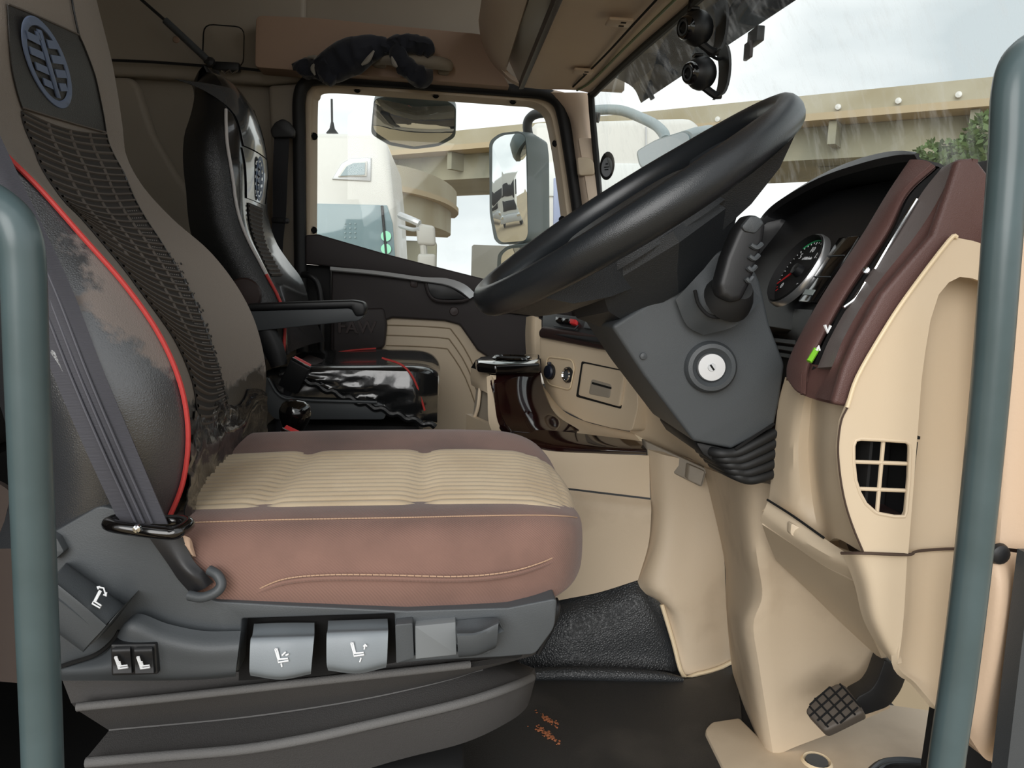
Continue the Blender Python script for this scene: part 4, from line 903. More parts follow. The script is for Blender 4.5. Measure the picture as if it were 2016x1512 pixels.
m = MB(); m.tube([(1303,1190,1.32),(1325,1262,1.305),(1345,1330,1.293),(1375,1327,1.294),(1412,1317,1.305),(1441,1303,1.325)], .004, 'beige_edge', 8, 4); m.build('edge_lip', kp)
pd = thing('column_pedestal', 'beige moulded pedestal under the steering column behind brake pedal', 'panel', U(1513,1492,1.05))
m = MB(); m.surf([[(1385,920,1.30),(1425,935,1.16),(1462,948,1.02),(1522,955,.985),(1560,985,.97),(1640,1040,.95)],
                  [(1424,1090,1.30),(1446,1090,1.15),(1479,1090,1.015),(1540,1095,1.0),(1620,1130,.99),(1690,1165,.97)],
                  [(1429,1165,1.30),(1450,1165,1.15),(1490,1170,1.015),(1550,1180,1.005),(1640,1205,1.0),(1712,1225,.99)],
                  [(1430,1198,1.30),(1442,1215,1.16),(1470,1228,1.02),(1555,1232,1.01),(1650,1255,1.005),(1728,1270,1.0)],
                  [(1438,1290,1.30),(1455,1300,1.16),(1482,1310,1.03),(1560,1310,1.022),(1660,1325,1.02),(1742,1330,1.02)],
                  [(1456,1420,1.26),(1482,1455,1.15),(1513,1488,1.05),(1572,1468,1.048),(1665,1432,1.05),(1752,1394,1.06)]], 'beige_dirty', 5, 6, .02); m.build('moulding', pd)
m = MB(); m.plate([UZ(a, b, .012) for a, b in rc([(1386,1436),(1402,1420),(1456,1412),(1515,1470),(1745,1385),(1850,1400),(1960,1560),(1446,1560),(1418,1500)], [10,6,0,0,0,0,0,0,0])], (0,0,-.012), 'beige_dirty', .004); fb = m.build('floor_flange', pd)
m = MB(); m.lathe([(0,.003),(.016,.003),(.0165,0)], UZ(1608,1500,.013), (0,0,1), 'column_grey', 20); m.build('plug', fb)
m = MB(); m.lathe([(.0165,0),(.020,.004),(.023,0)], UZ(1608,1500,.012), (0,0,1), 'beige_edge', 20); m.build('plug_rim', fb)
# engine cover side in leatherette, rubber mat
ec = thing('engine_cover', 'black grained leatherette covering of the engine hump side', 'cover', U(1200,1330,1.31))
m = MB(); m.surf([[(1030,1190,1.42),(1110,1176,1.375),(1180,1164,1.365),(1256,1142,1.355),(1300,1180,1.36),(1330,1200,1.36)],[(1030,1225,1.375),(1110,1212,1.345),(1190,1200,1.338),(1262,1180,1.33),(1305,1205,1.335),(1340,1230,1.34)],[(1030,1262,1.35),(1110,1255,1.328),(1200,1245,1.323),(1285,1230,1.318),(1320,1250,1.325),(1360,1270,1.33)],[(1020,1300,1.345),(1110,1295,1.32),(1200,1290,1.318),(1300,1290,1.315),(1340,1310,1.32),(1380,1320,1.33)],[(1020,1325,1.335),(1110,1320,1.312),(1200,1318,1.31),(1310,1320,1.308),(1345,1335,1.315),(1400,1340,1.33)]], 'leatherette', 6, 6, .02); m.build('side', ec)
m = MB(); m.box((-.10, 1.60, .17), (.30, .42, .34), 'black_matte', bev=.02); m.build('hump', ec)
m = MB(); m.tube([UZ(1000,1332,.012), UZ(1060,1328,.012), UZ(1130,1326,.014), UZ(1220,1328,.014), UZ(1300,1332,.012), UZ(1345,1338,.008)], [.011,.012,.013,.013,.010,.004], 'leatherette', 10, 5); m.build('rolled_edge', ec)
fm_ = MB()
pts = [[UZ(a, b, .006) for a, b in r] for r in (((900,1340),(1060,1333),(1200,1333),(1345,1338),(1445,1310)),((880,1420),(1060,1420),(1200,1420),(1350,1420),(1460,1418)),((860,1560),(1060,1560),(1200,1560),(1350,1560),(1440,1560)))]
fm_.surf(pts, 'floor_mat', 6, 6, .006)
fmo = fm_.build('floor_mat', label='scuffed black rubber mat in the driver footwell', cat='mat')
def crumbs(px, py, sx, sy, n, seed):
    rnd = random.Random(seed); m = MB()
    for _ in range(n):
        a = rnd.gauss(0, 1); p = UZ(px+a*sx+rnd.gauss(0, 3), py+a*sy+rnd.gauss(0, 3), .0065); s = rnd.uniform(.0006, .0030)
        m.lathe([(0,s*.7),(s*.8,s*.4),(s,0)], p, (rnd.gauss(0,.2), rnd.gauss(0,.2), 1), 'dirt_orange', 6)
    return m
m = crumbs(1078,1416,9,6,60,1); m.v += []; mm = m.build('dirt_crumbs', label='orange dirt crumbs scattered on the black rubber mat', cat='dirt', kind='stuff')
m = crumbs(1074,1444,12,8,70,2); m.build('dirt_crumbs', label='second smear of orange dirt crumbs nearer the seat', cat='dirt', kind='stuff')

# ---- pedals
bp = thing('brake_pedal', 'brake pedal with diamond-grooved rubber pad on bent black arm', 'pedal', U(1640,1440,.95))
n_p = V(-.55, -.42, .72).normalized(); pp0 = U(1645,1395,.93)
def Q(px, py, d=0.0): return UP(px, py, pp0+n_p*d, n_p)
pad = rc([(1584,1400),(1600,1375),(1625,1356),(1648,1344),(1662,1347),(1695,1390),(1700,1402),(1640,1432),(1622,1440)], 8)
m = MB(); m.plate([Q(*p) for p in pad], -n_p*.022, M('pedal_rubber', c(84,76,68), .6), .005, 3); pdl = m.build('pad', bp)
m = MB()
cx_, cy_ = 1643, 1393
for k in range(-3, 4):
    a, b = (cx_+k*15-34, cy_+k*9+26), (cx_+k*15+36, cy_+k*9-36)
    a2, b2 = (cx_+k*15-28, cy_-k*11-34), (cx_+k*15+30, cy_-k*11+30)
    for s_, e_ in ((a, b), (a2, b2)):
        pts_ = [(s_[0]+(e_[0]-s_[0])*t/14, s_[1]+(e_[1]-s_[1])*t/14) for t in range(15)]
        def inside(p):
            ok = False; j = len(pad)-1
            for i in range(len(pad)):
                if (pad[i][1] > p[1]) != (pad[j][1] > p[1]) and p[0] < (pad[j][0]-pad[i][0])*(p[1]-pad[i][1])/(pad[j][1]-pad[i][1])+pad[i][0]: ok = not ok
                j = i
            return ok
        pts_ = [p for p in pts_ if inside(p)]
        if len(pts_) > 2: m.tube([Q(p[0], p[1], .0005) for p in (pts_[0], pts_[-1])], .0013, 'void', 6, 1)
m.build('groove', pdl, kind='stuff')
m = MB(); m.plate(rc([(1690,1372,.965),(1716,1358,.965),(1728,1340,.965),(1742,1300,.965),(1790,1320,.965),(1775,1360,.965),(1752,1392,.965),(1712,1406,.965),(1690,1412,.965),(1668,1424,.965),(1660,1410,.965)], [0,8,8,0,0,10,14,6,6,4,0]), (0,.03,0), 'black_plastic', .004); m.build('arm', bp)
ga = thing('accelerator_pedal', 'ribbed black accelerator pedal at the bottom edge', 'pedal', U(1780,1520,.80))
n_a = V(-.3,-.5,.8).normalized()
m = MB(); m.surf([[(1690,1530,.86),(1730,1496,.90),(1780,1490,.90),(1850,1500,.88)],[(1700,1580,.80),(1740,1560,.82),(1790,1555,.82),(1860,1560,.80)]], 'black_plastic', 5, 3, .02); m.build('pad', ga)
for k in range(5):
    m = MB(); o = k*9; m.tube([(1700+o,1530+o*.6,.848),(1735+o*.7,1500+o*.9,.885),(1782+o*.4,1494+o,.885),(1848,1503+o,.87)], .003, 'grey_plastic', 6, 5); m.build('rib', ga)

# ================================================================== steering wheel and column
W = V(.237, 1.0, .817); ang = math.radians(34.8)
wx = V(math.cos(ang), 0, math.sin(ang)); wn = V(-math.sin(ang), 0, math.cos(ang)); dl = math.radians(1.9); wy = V(0, 1, 0)*math.cos(dl)+wn*math.sin(dl); wn = wx.cross(wy); W = W-wn*.004
def wp(u, v, w): return W+wx*u+wy*v+wn*w
sw = thing('steering_wheel', 'large black steering wheel seen from the side', 'steering wheel', wp(0,0,-.11))
M('wheel_leather', c(31,34,37), .30, bump=(600,.12,'voronoi'))
M('wheel_plastic', c(38,41,44), .45, bump=(500,.25,'voronoi'))
Rw = .219
m = MB(); ring = []
for i in range(96):
    a = 2*math.pi*i/96; ct = wp(Rw*math.cos(a), Rw*math.sin(a), 0); rd = (wx*math.cos(a)+wy*math.sin(a))
    grip = 1.0+.10*max(0, math.cos(2*a-math.pi))
    ring.append([ct+rd*(.0165*math.cos(b))*grip+wn*(.0205*math.sin(b))*grip for b in [2*math.pi*j/16 for j in range(16)]])
ring.append(ring[0]); m.grid(ring, 'wheel_leather', cu=True); m.build('rim', sw)
def frust(prof, n=40, sq=2.0):
    G = []
    for (ru, rv, w_, cu_) in prof:
        r_ = []
        for i in range(n):
            a = 2*math.pi*i/n; ca, sa = math.cos(a), math.sin(a)
            k_ = (abs(ca)**sq+abs(sa)**sq)**(-1/sq)
            r_.append(wp(cu_+ru*ca*k_, rv*sa*k_, w_))
        G.append(r_)
    return G
m = MB(); m.grid(frust([(.001,.001,.004,0),(.085,.08,.003,0),(.115,.108,-.010,0),(.122,.114,-.045,0)], 40, 3), 'wheel_plastic', cu=True); m.build('airbag_cover', sw)
m = MB(); m.grid(frust([(.125,.118,-.04,0),(.132,.12,-.055,0),(.118,.105,-.085,-.015),(.090,.085,-.113,-.022),(.05,.05,-.118,-.02)], 8, 2.6), 'wheel_plastic', cu=True, caps=True); m.build('hub_shell', sw, sharp=20)
for a_ in (-150, -30, 30, 150):
    a = math.radians(a_); rd = wx*math.cos(a)+wy*math.sin(a); tg = -wx*math.sin(a)+wy*math.cos(a)
    m = MB(); rows = []
    for rr, hw, w0, w1 in ((.085,.060,-.020,-.080),(.14,.055,-.022,-.066),(.185,.045,-.012,-.046),(.217,.05,.004,-.020)):
        ct = W+rd*rr
        rows.append([ct+tg*hw+wn*w0, ct-tg*hw+wn*w0, ct-tg*hw*.8+wn*w1, ct+tg*hw*.8+wn*w1])
    m.grid(rows, 'wheel_plastic', cu=True, caps=True); sk = m.build('spoke', sw)
    m = MB(); q0 = W+rd*.155+wn*(-.012); m.mbox(frame(q0, tg, wn-rd*.12), (0,0,0), (.05,.045,.006), 'gloss_black', .002); m.build('switch_pad', sk)
sc_ = thing('steering_column', 'grey steering column shroud with ignition lock and stalk', 'steering column', U(1450,950,1.0))
m = MB(); m.plate(rc([(1203,642),(1262,606),(1330,566),(1376,538),(1408,498),(1452,482),(1496,548),(1516,640),(1546,718),(1535,792),(1524,842),(1441,884),(1366,869),(1268,740)], [10,0,0,8,8,12,20,10,10,6,4,4,6,0]) if False else [(a, b, .925) for a, b in rc([(1203,642),(1262,606),(1330,566),(1376,538),(1408,498),(1452,482),(1496,548),(1516,640),(1546,718),(1535,792),(1524,842),(1441,884),(1366,869),(1268,740)], [10,0,0,8,8,12,20,10,10,6,4,4,6,0])], (0,.19,0), 'column_grey', .014, 4); m.build('shroud', sc_)
m = MB(); m.tube([(1448,884,.918),(1524,834,.918),(1545,726,.918)][:2], .002, 'void', 6, 1); m.build('shroud_seam', sc_)
# stalk boot recess and stalk
m = MB(); m.surf([[(1330,590,.915),(1368,548,.905),(1405,510,.91)],[(1352,640,.912),(1400,600,.885),(1450,540,.90)],[(1385,660,.912),(1450,640,.885),(1500,590,.905)]], 'column_grey', 6, 6, .015); m.build('stalk_cowl', sc_)
m = MB(); m.tube([(1368,572,.895),(1376,600,.885),(1398,622,.878),(1430,622,.876),(1458,602,.878),(1472,575,.89)], .0022, 'void', 6, 5); m.build('boot_seam', sc_)
m = MB(); m.lathe([(.03,0),(.027,.012),(.02,.025),(.016,.03)], U(1432,590,.885), V(.15,-.9,.55), 'black_rubber', 20, caps=True); m.build('stalk_boot', sc_)
m = MB(); m.plate([(a, b, .845) for a, b in rc([(1415,560),(1430,505),(1452,452),(1474,422),(1496,424),(1510,440),(1506,470),(1494,515),(1480,556),(1462,592),(1440,596),(1420,585)], [6,0,8,10,8,8,0,0,0,8,6,8])], (0,.03,0), 'black_plastic', .007, 3); sk = m.build('stalk', sc_)
m = MB(); m.plate([(a, b, .842) for a, b in rc([(1460,446),(1478,424),(1495,427),(1505,440),(1488,460),(1466,456)], 5)], (0,.012,0), 'column_grey', .003); m.build('stalk_button', sk)
for k in range(4):
    m = MB(); m.tube([(1478+5*0-k*3,482+k*22,.843),(1490-k*5,488+k*22,.843),(1500-k*6,480+k*22,.845)], .0028, 'grey_plastic', 6, 3); m.build('stalk_ridge', sk)
# ignition lock
ic = U(1397,722,.925); ia = V(-.12,-1,.05)
m = MB(); m.lathe([(.033,-.012),(.0325,.006),(.029,.013),(.024,.014),(.021,.010),(.018,.006)], ic, ia, 'column_grey', 40); ig = m.build('ignition_lock', sc_)
m = MB(); m.lathe([(.0,.0125),(.0165,.0125),(.0175,.011),(.0178,.004)], ic, ia, 'satin_silver', 36); m.build('lock_face', ig)
m = MB(); m.lathe([(0,.0142),(.0048,.0142),(.0052,.0125)], ic, ia, 'silver_paint', 18); kc = m.build('key_barrel', ig)
m = MB(); m.mbox(frame(ic+ia.normalized()*.0144, V(.6,0,-.8), ia), (0,0,0), (.008,.0022,.0012), 'void'); m.build('key_slot', ig)
m = MB(); m.lathe([(0,.003),(.004,.002),(.0045,0)], U(1266,701,.923), (0,-1,0), 'grey_plastic', 10); m.build('screw', sc_)
# folded rubber boot under the column
m = MB(); m.plate([(a, b, .935) for a, b in [(1366,868),(1441,884),(1525,842),(1521,948),(1500,954),(1468,950),(1420,922),(1384,896)]], (0,.17,0), 'black_rubber', .006); bo = m.build('rubber_boot', sc_)
for k in range(5):
    t = k/4
    m = MB(); m.tube([lerp(Vector((1368,874,1.0)), Vector((1402,912,1.0)), t), lerp(Vector((1405,890,.932)), Vector((1440,932,.932)), t), lerp(Vector((1446,892,.924)), Vector((1472,944,.924)), t), lerp(Vector((1490,872,.924)), Vector((1500,940,.924)), t), lerp(Vector((1526,852,.928)), Vector((1522,932,.928)), t)] if False else [tuple(lerp(Vector(a), Vector(b), t)) for a, b in (((1368,874,1.0),(1402,912,1.0)),((1405,890,.932),(1440,932,.932)),((1446,892,.924),(1472,944,.924)),((1490,872,.924),(1500,940,.924)),((1526,852,.928),(1522,932,.928)))], .0065, 'black_rubber', 10, 5); m.build('boot_fold', bo)

# ================================================================== door-opening hardware near the camera
gh1 = thing('entry_grab_handle', 'grey painted entry grab handle at the right, before the dashboard', 'handle', U(1850,1560,.62))
m = MB(); m.tube([(2120,60,.66),(2060,84,.64),(2010,120,.62),(1992,180,.61),(1986,300,.605),(1972,480,.60),(1950,760,.60),(1918,1080,.60),(1888,1330,.60),(1866,1480,.60),(1840,1680,.60)], .0148, 'pipe_paint', 16, 6); m.build('bar', gh1)
m = MB(); m.lathe([(.02,0),(.02,.012),(0,.013)], U(2116,62,.66), (-1,-.3,-.2), 'pipe_paint', 14); m.build('end_flange', gh1)
gh2 = thing('entry_grab_handle', 'grey painted entry grab handle at the left, beside driver seat', 'handle', U(92,1700,.60))
m = MB(); m.tube([(-90,360,.64),(-40,386,.62),(10,420,.605),(36,462,.60),(46,530,.60),(52,700,.60),(62,950,.60),(72,1200,.60),(82,1440,.60),(90,1700,.60)], .0152, 'pipe_paint', 16, 6); m.build('bar', gh2)
m = MB(); m.lathe([(.02,0),(.02,.012),(0,.013)], U(-88,361,.64), (1,.3,-.3), 'pipe_paint', 14); m.build('end_flange', gh2)
# hinge pillar right of the dash
ap2 = thing('trim_3', 'beige hinge pillar at the right edge', None, (.62,.7,.2), kind='structure')
m = MB(); m.surf([[(1975,442,.70),(2010,440,.69),(2080,440,.69)],[(1965,700,.70),(2005,700,.69),(2080,700,.69)],[(1956,1000,.70),(1985,1000,.69),(2080,1000,.69)],[(1951,1072,.70),(1980,1078,.69),(2080,1090,.69)]], M('pillar_beige', c(208,182,156), .6, bump=(300,.12)), 4, 4, .03); m.build('upper_cover', ap2)
m = MB(); m.surf([[(1938,1085,.69),(1960,1082,.685),(2012,1090,.69)],[(1934,1130,.68),(1975,1145,.665),(2012,1150,.68)],[(1920,1250,.68),(1965,1260,.665),(1996,1270,.68)],[(1900,1400,.69),(1945,1420,.68),(1975,1440,.69)],[(1890,1420,.70),(1935,1490,.69),(1962,1500,.70)]], 'pillar_beige', 5, 5, .03); m.build('lower_cover', ap2)
m = MB(); m.lathe([(0,.006),(.006,.006),(.0095,.004),(.011,0)], U(1966,1090,.675), (0,-1,0), 'black_plastic', 16); m.build('screw', ap2)
m = MB(); m.plate([(1952,1075,.688),(1988,1085,.688),(1990,1112,.688),(1944,1104,.688)], (0,.01,0), 'beige_wall', .002); m.build('screw_seat', ap2)
m = MB(); m.surf([[(2034,1095,.64),(2090,1095,.64)],[(2012,1270,.64),(2090,1270,.64)],[(1994,1420,.64),(2090,1420,.64)],[(1980,1540,.64),(2090,1540,.64)]], 'column_grey', 2, 4, .02); m.build('sill_edge', ap2)
m = MB(); m.plate([(1880,1430,.78),(1945,1470,.78),(1975,1560,.78),(1860,1560,.78)], (0,.05,0), 'void', .004); m.build('sill_gap', ap2)
# ================================================================== seats
def worn_leather(name, base, worn, gloss, edge_nodes, wr=0.8, grain=420, bs=.3):
    """leather with flaked areas; edge_nodes(N, L, u, v, noise) returns a socket 0..1 (1 = flaked)"""
    m = bpy.data.materials.new(name); m.use_nodes = True; t = m.node_tree; N = t.nodes; L = t.links; p = N['Principled BSDF']
    uv = N.new('ShaderNodeUVMap'); sp = N.new('ShaderNodeSeparateXYZ'); L.new(uv.outputs['UV'], sp.inputs['Vector'])
    tc = N.new('ShaderNodeTexCoord'); nz = N.new('ShaderNodeTexNoise'); nz.inputs['Scale'].default_value = 34; nz.inputs['Detail'].default_value = 6; nz.inputs['Roughness'].default_value = .6
    L.new(tc.outputs['Object'], nz.inputs['Vector'])
    def math_(op, a, b=None, clamp=False):
        n = N.new('ShaderNodeMath'); n.operation = op; n.use_clamp = clamp
        for i, x in enumerate((a, b)):
            if x is None: continue
            if isinstance(x, (int, float)): n.inputs[i].default_value = x
            else: L.new(x, n.inputs[i])
        return n.outputs[0]
    fac = edge_nodes(math_, sp.outputs['X'], sp.outputs['Y'], nz.outputs['Fac'])
    mx = N.new('ShaderNodeMix'); mx.data_type = 'RGBA'; mx.inputs['A'].default_value = base; mx.inputs['B'].default_value = worn
    L.new(fac, mx.inputs['Factor']); L.new(mx.outputs['Result'], p.inputs['Base Color'])
    r = math_('MULTIPLY_ADD', fac, wr-gloss); r.node.inputs[2].default_value = gloss; L.new(r, p.inputs['Roughness'])
    vo = N.new('ShaderNodeTexVoronoi'); vo.inputs['Scale'].default_value = grain; vo.feature = 'DISTANCE_TO_EDGE'; L.new(tc.outputs['Object'], vo.inputs['Vector'])
    hh = math_('MULTIPLY_ADD', fac, -1.2); L.new(vo.outputs['Distance'], hh.node.inputs[2])
    bp_ = N.new('ShaderNodeBump'); bp_.inputs['Strength'].default_value = bs; bp_.inputs['Distance'].default_value = .0015; L.new(hh, bp_.inputs['Height']); L.new(bp_.outputs['Normal'], p.inputs['Normal'])
    p.inputs['Specular IOR Level'].default_value = .9; cw = math_('MULTIPLY_ADD', fac, -.6); cw.node.inputs[2].default_value = .9; cw.node.inputs[1].default_value = -.9; L.new(cw, p.inputs['Coat Weight']); p.inputs['Coat Roughness'].default_value = .30
    MATS[name] = m
def front_mask(M_, u, v, n):
    # flaked everywhere except a glossy ragged band at the very bottom
    a = M_('ADD', v, M_('MULTIPLY', M_('SUBTRACT', n, .5), .10))
    a = M_('SUBTRACT', a, M_('MULTIPLY', M_('ABSOLUTE', M_('SUBTRACT', u, .62)), .10))
    return M_('MULTIPLY', M_('SUBTRACT', a, .105), 60.0, True)
def side_mask(M_, u, v, n):
    # a flaked patch along the piping, u = 0 at the piping
    d = M_('ABSOLUTE', M_('DIVIDE', M_('SUBTRACT', v, .31), .12))
    lim = M_('MULTIPLY', M_('SUBTRACT', 1.0, d), .24)
    a = M_('SUBTRACT', M_('ADD', lim, M_('MULTIPLY', M_('SUBTRACT', n, .53), .55)), u)
    return M_('MULTIPLY', a, 14.0, True)
worn_leather('cover_front', c(24,24,25), c(122,113,104), .30, front_mask, .72)
worn_leather('cover_side', c(54,56,59), c(116,106,100), .30, side_mask, .75)
M('cover_black', c(24,25,26), .30, bump=(420,.3,'voronoi'))
M('cover_gloss', c(28,29,30), .24, bump=(40,.5), coat=.8)
M('cover_soft', c(44,43,42), .5, bump=(420,.2,'voronoi'))
M('panel_base', c(44,40,37), .8)
M('panel_rib', c(86,79,73), .72, bump=(900,.3))
M('emblem_blue', c(92,106,132), .5)
M('emblem_blue2', c(64,88,122), .45)
M('seat_brown', c(130,99,88), .88, bump=(170,.25,'DIAGONAL'), var=(7.0, c(100,76,68), .42, .72), sheen=.2)
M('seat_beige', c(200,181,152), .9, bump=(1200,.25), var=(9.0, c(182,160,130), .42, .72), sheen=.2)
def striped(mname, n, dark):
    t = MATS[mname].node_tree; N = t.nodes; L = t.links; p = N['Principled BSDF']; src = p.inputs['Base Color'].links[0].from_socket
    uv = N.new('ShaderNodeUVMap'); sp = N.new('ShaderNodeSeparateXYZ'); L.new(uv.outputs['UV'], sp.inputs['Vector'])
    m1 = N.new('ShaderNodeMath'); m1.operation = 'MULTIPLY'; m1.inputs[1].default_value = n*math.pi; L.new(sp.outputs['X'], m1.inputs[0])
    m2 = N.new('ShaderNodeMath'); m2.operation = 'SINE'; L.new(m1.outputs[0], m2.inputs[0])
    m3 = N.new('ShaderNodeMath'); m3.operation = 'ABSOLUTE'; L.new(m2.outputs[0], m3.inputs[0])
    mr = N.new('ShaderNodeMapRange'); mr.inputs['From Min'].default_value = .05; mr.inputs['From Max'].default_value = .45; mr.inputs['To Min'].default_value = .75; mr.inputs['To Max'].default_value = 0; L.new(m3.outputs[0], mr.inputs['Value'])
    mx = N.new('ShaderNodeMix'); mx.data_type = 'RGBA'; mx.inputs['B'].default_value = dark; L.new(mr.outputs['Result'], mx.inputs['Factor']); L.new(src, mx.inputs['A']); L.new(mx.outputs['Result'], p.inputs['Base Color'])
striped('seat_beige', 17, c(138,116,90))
M('thread', c(186,154,128), .7)
M('bellow_felt', c(76,74,73), .85, bump=(700,.5))
M('paddle_grey', c(126,133,138), .42, bump=(900,.08))

def emblem(par, mt, R, mat, name='emblem'):
    m = MB(); rr_ = [[mt@V(R*k*math.cos(a)*.80, R*(k+.04)*math.sin(a), z_) for a in [2*math.pi*i/40 for i in range(40)]] for k, z_ in ((.80,.0),(.82,.001),(.98,.001),(1.0,.0))]
    m.grid(rr_, mat, cu=True, flip=False); e = m.build(name, par, label='oval emblem with winged figure one')
    m = MB(); m.mbox(mt, (0,0,.001), (R*.16,R*1.55,.002), mat, .0005); m.mbox(mt, (-R*.10,R*.62,.001), (R*.14,R*.18,.002), mat, .0004); m.build('figure_one', e)
    for s in (-1, 1):
        for k in range(4):
            y = R*(.52-.33*k); wdt = R*(.40, .46, .42, .30)[k]
            m = MB(); m.plate([mt@V(s*R*.15, y-R*.11, .001), mt@V(s*(R*.15+wdt), y-R*.06, .001), mt@V(s*(R*.15+wdt*.96), y+R*.12, .001), mt@V(s*R*.15, y+R*.08, .001)], mt.to_3x3()@V(0,0,.0015), mat, 0); m.build('wing_bar', e)

class Back:
    """reclined backrest: rows of (z, near pixel, far pixel, near Y, far Y, recess)"""
    def __init__(s, rows, thick, bulge=.018):
        s.rows = rows; s.thick = thick; s.bulge = bulge
        s.z = [r[0] for r in rows]
        s.N = [U(r[1][0], r[1][1], r[3]) for r in rows]; s.Fp = [U(r[2][0], r[2][1], r[4]) for r in rows]
        for a in s.N+s.Fp: pass
        s.z = [(a.z+b.z)/2 for a, b in zip(s.N, s.Fp)]
        s.rec = [r[5] for r in rows]
    def at(s, arr, v):
        k = len(arr); x = max(0.0, min(k-1-1e-6, v*(k-1))); i = int(x); t = x-i
        if isinstance(arr[0], (int, float)): return arr[i]*(1-t)+arr[i+1]*t
        a, b, d, e = arr[max(0,i-1)], arr[i], arr[i+1], arr[min(k-1,i+2)]
        t2, t3 = t*t, t*t*t
        return .5*((2*b)+(d-a)*t+(2*a-5*b+4*d-e)*t2+(3*b-a-3*d+e)*t3)
    def front(s, u, v, off=0.0):
        a, b = s.at(s.N, v), s.at(s.Fp, v); r = s.at(s.rec, v)
        q = abs(2*u-1); dep = r*(1-q**2.6)
        rnd = .010*max(0, (q-.86)/.14)**2 if u < .5 else 0
        p = a.lerp(b, u); return p+V(-dep-rnd+off*.93, 0, off*.35)
    def v_of_z(s, z):
        for i in range(len(s.z)-1):
            if s.z[i] <= z <= s.z[i+1]: return (i+(z-s.z[i])/(s.z[i+1]-s.z[i]))/(len(s.z)-1)
        return 0 if z < s.z[0] else 1
    def pix(s, px, py):
        """(u, v) of the front surface seen at a pixel"""
        d = ray(px, py); d.normalize(); best = (9, 0, 0)
        u0, u1, v0, v1 = 0, 1, 0, 1
        for it in range(4):
            best = (9, 0, 0)
            for i in range(21):
                for j in range(31):
                    u, v = lerp(u0, u1, i/20), lerp(v0, v1, j/30); q = s.front(u, v)-CAM; e = (q-d*q.dot(d)).length
                    if e < best[0]: best = (e, u, v)
            du, dv = (u1-u0)/12, (v1-v0)/16; _, u, v = best
            u0, u1, v0, v1 = max(0, u-du), min(1, u+du), max(0, v-dv), min(1, v+dv)
        return best[1], best[2]
    def u_of_y(s, y, v):
        a, b = s.at(s.N, v), s.at(s.Fp, v); return (y-a.y)/(b.y-a.y)
    def side(s, q, v, near=True):
        a = s.front(0 if near else 1, v); sg = -1 if near else 1
        th = s.at(s.thick, v) if isinstance(s.thick, list) else s.thick
        return a+V(-th*q, sg*(s.at(s.bulge, v) if isinstance(s.bulge, list) else s.bulge)*math.sin(math.pi*min(1, q)**.8), -.03*q)

def grid_of(f, nu, nv, u0=0, u1=1, v0=0, v1=1): return [[f(lerp(u0,u1,i/nu), lerp(v0,v1,j/nv)) for i in range(nu+1)] for j in range(nv+1)]

# ------------------------------------------------------------------ driver seat
ds = thing('truck_seat', 'worn driver seat with brown ribbed cushion and torn black back cover', 'seat', (-0.1, .98, 0.0))
NR = [(.46,(348,1025),(505,905)),(.50,(378,948),(519,800)),(.55,(388,853),(524,739)),(.60,(373,757),(515,678)),(.65,(332,661),(495,616)),(.70,(266,565),(461,555)),(.75,(183,470),(411,493)),
      (.80,(98,374),(341,432)),(.85,(6,280),(284,370)),(.90,(-40,205),(250,309)),(.95,(-22,127),(241,247)),(1.0,(-20,40),(232,186)),(1.05,(-28,-47),(221,124)),(1.10,(-40,-134),(206,63)),(1.15,(-55,-220),(190,0)),(1.20,(-70,-300),(176,-62))]
YN = [.79]*8+[.79,.82,.86,.865,.87,.875,.88,.89]; YF = [1.22,1.23,1.23,1.23,1.23,1.23,1.23,1.23,1.22,1.20,1.18,1.17,1.165,1.16,1.15,1.14]
RC = [.020,.035,.045,.048,.048,.046,.042,.036,.028,.016,.006,-.004,-.010,-.012,-.012,-.010]
bd = Back([(z, n, f, yn, yf, rc_) for (z, n, f), yn, yf, rc_ in zip(NR, YN, YF, RC)], .17, [.030,.045,.056,.060,.057,.049,.039,.029,.020,.014,.011,.01,.01,.01,.01,.01])
m = MB(); m.grid(grid_of(bd.front, 44, 90), 'cover_front', flip=False); fc = m.build('back_cover_front', ds, sharp=80)
m = MB(); m.grid(grid_of(lambda q, v: bd.side(q, v), 14, 60), 'cover_side', flip=False); m.build('back_cover_side', ds, sharp=80)
m = MB(); m.grid(grid_of(lambda q, v: bd.side(q, v, False), 8, 40), 'cover_black', flip=False)
def rear(u, v):
    a, b = bd.side(1, v), bd.side(1, v, False); return a.lerp(b, u)+V(-.04*math.sin(math.pi*u), 0, 0)
m.grid(grid_of(rear, 10, 40), 'cover_black', flip=False); m.build('back_cover_rear', ds, sharp=80)
m = MB(); m.tube([bd.front(0, v/40*.62, .002)+V(0,-.002,0) for v in range(0, 41)], .0026, 'red_pipe', 8, 2); m.build('red_piping', ds)
m = MB(); m.tube([bd.front(1, v/40*.30, .001)+V(-.004,.003,0) for v in range(2, 41)], .0018, 'red_pipe', 8, 2); m.build('red_piping', ds)
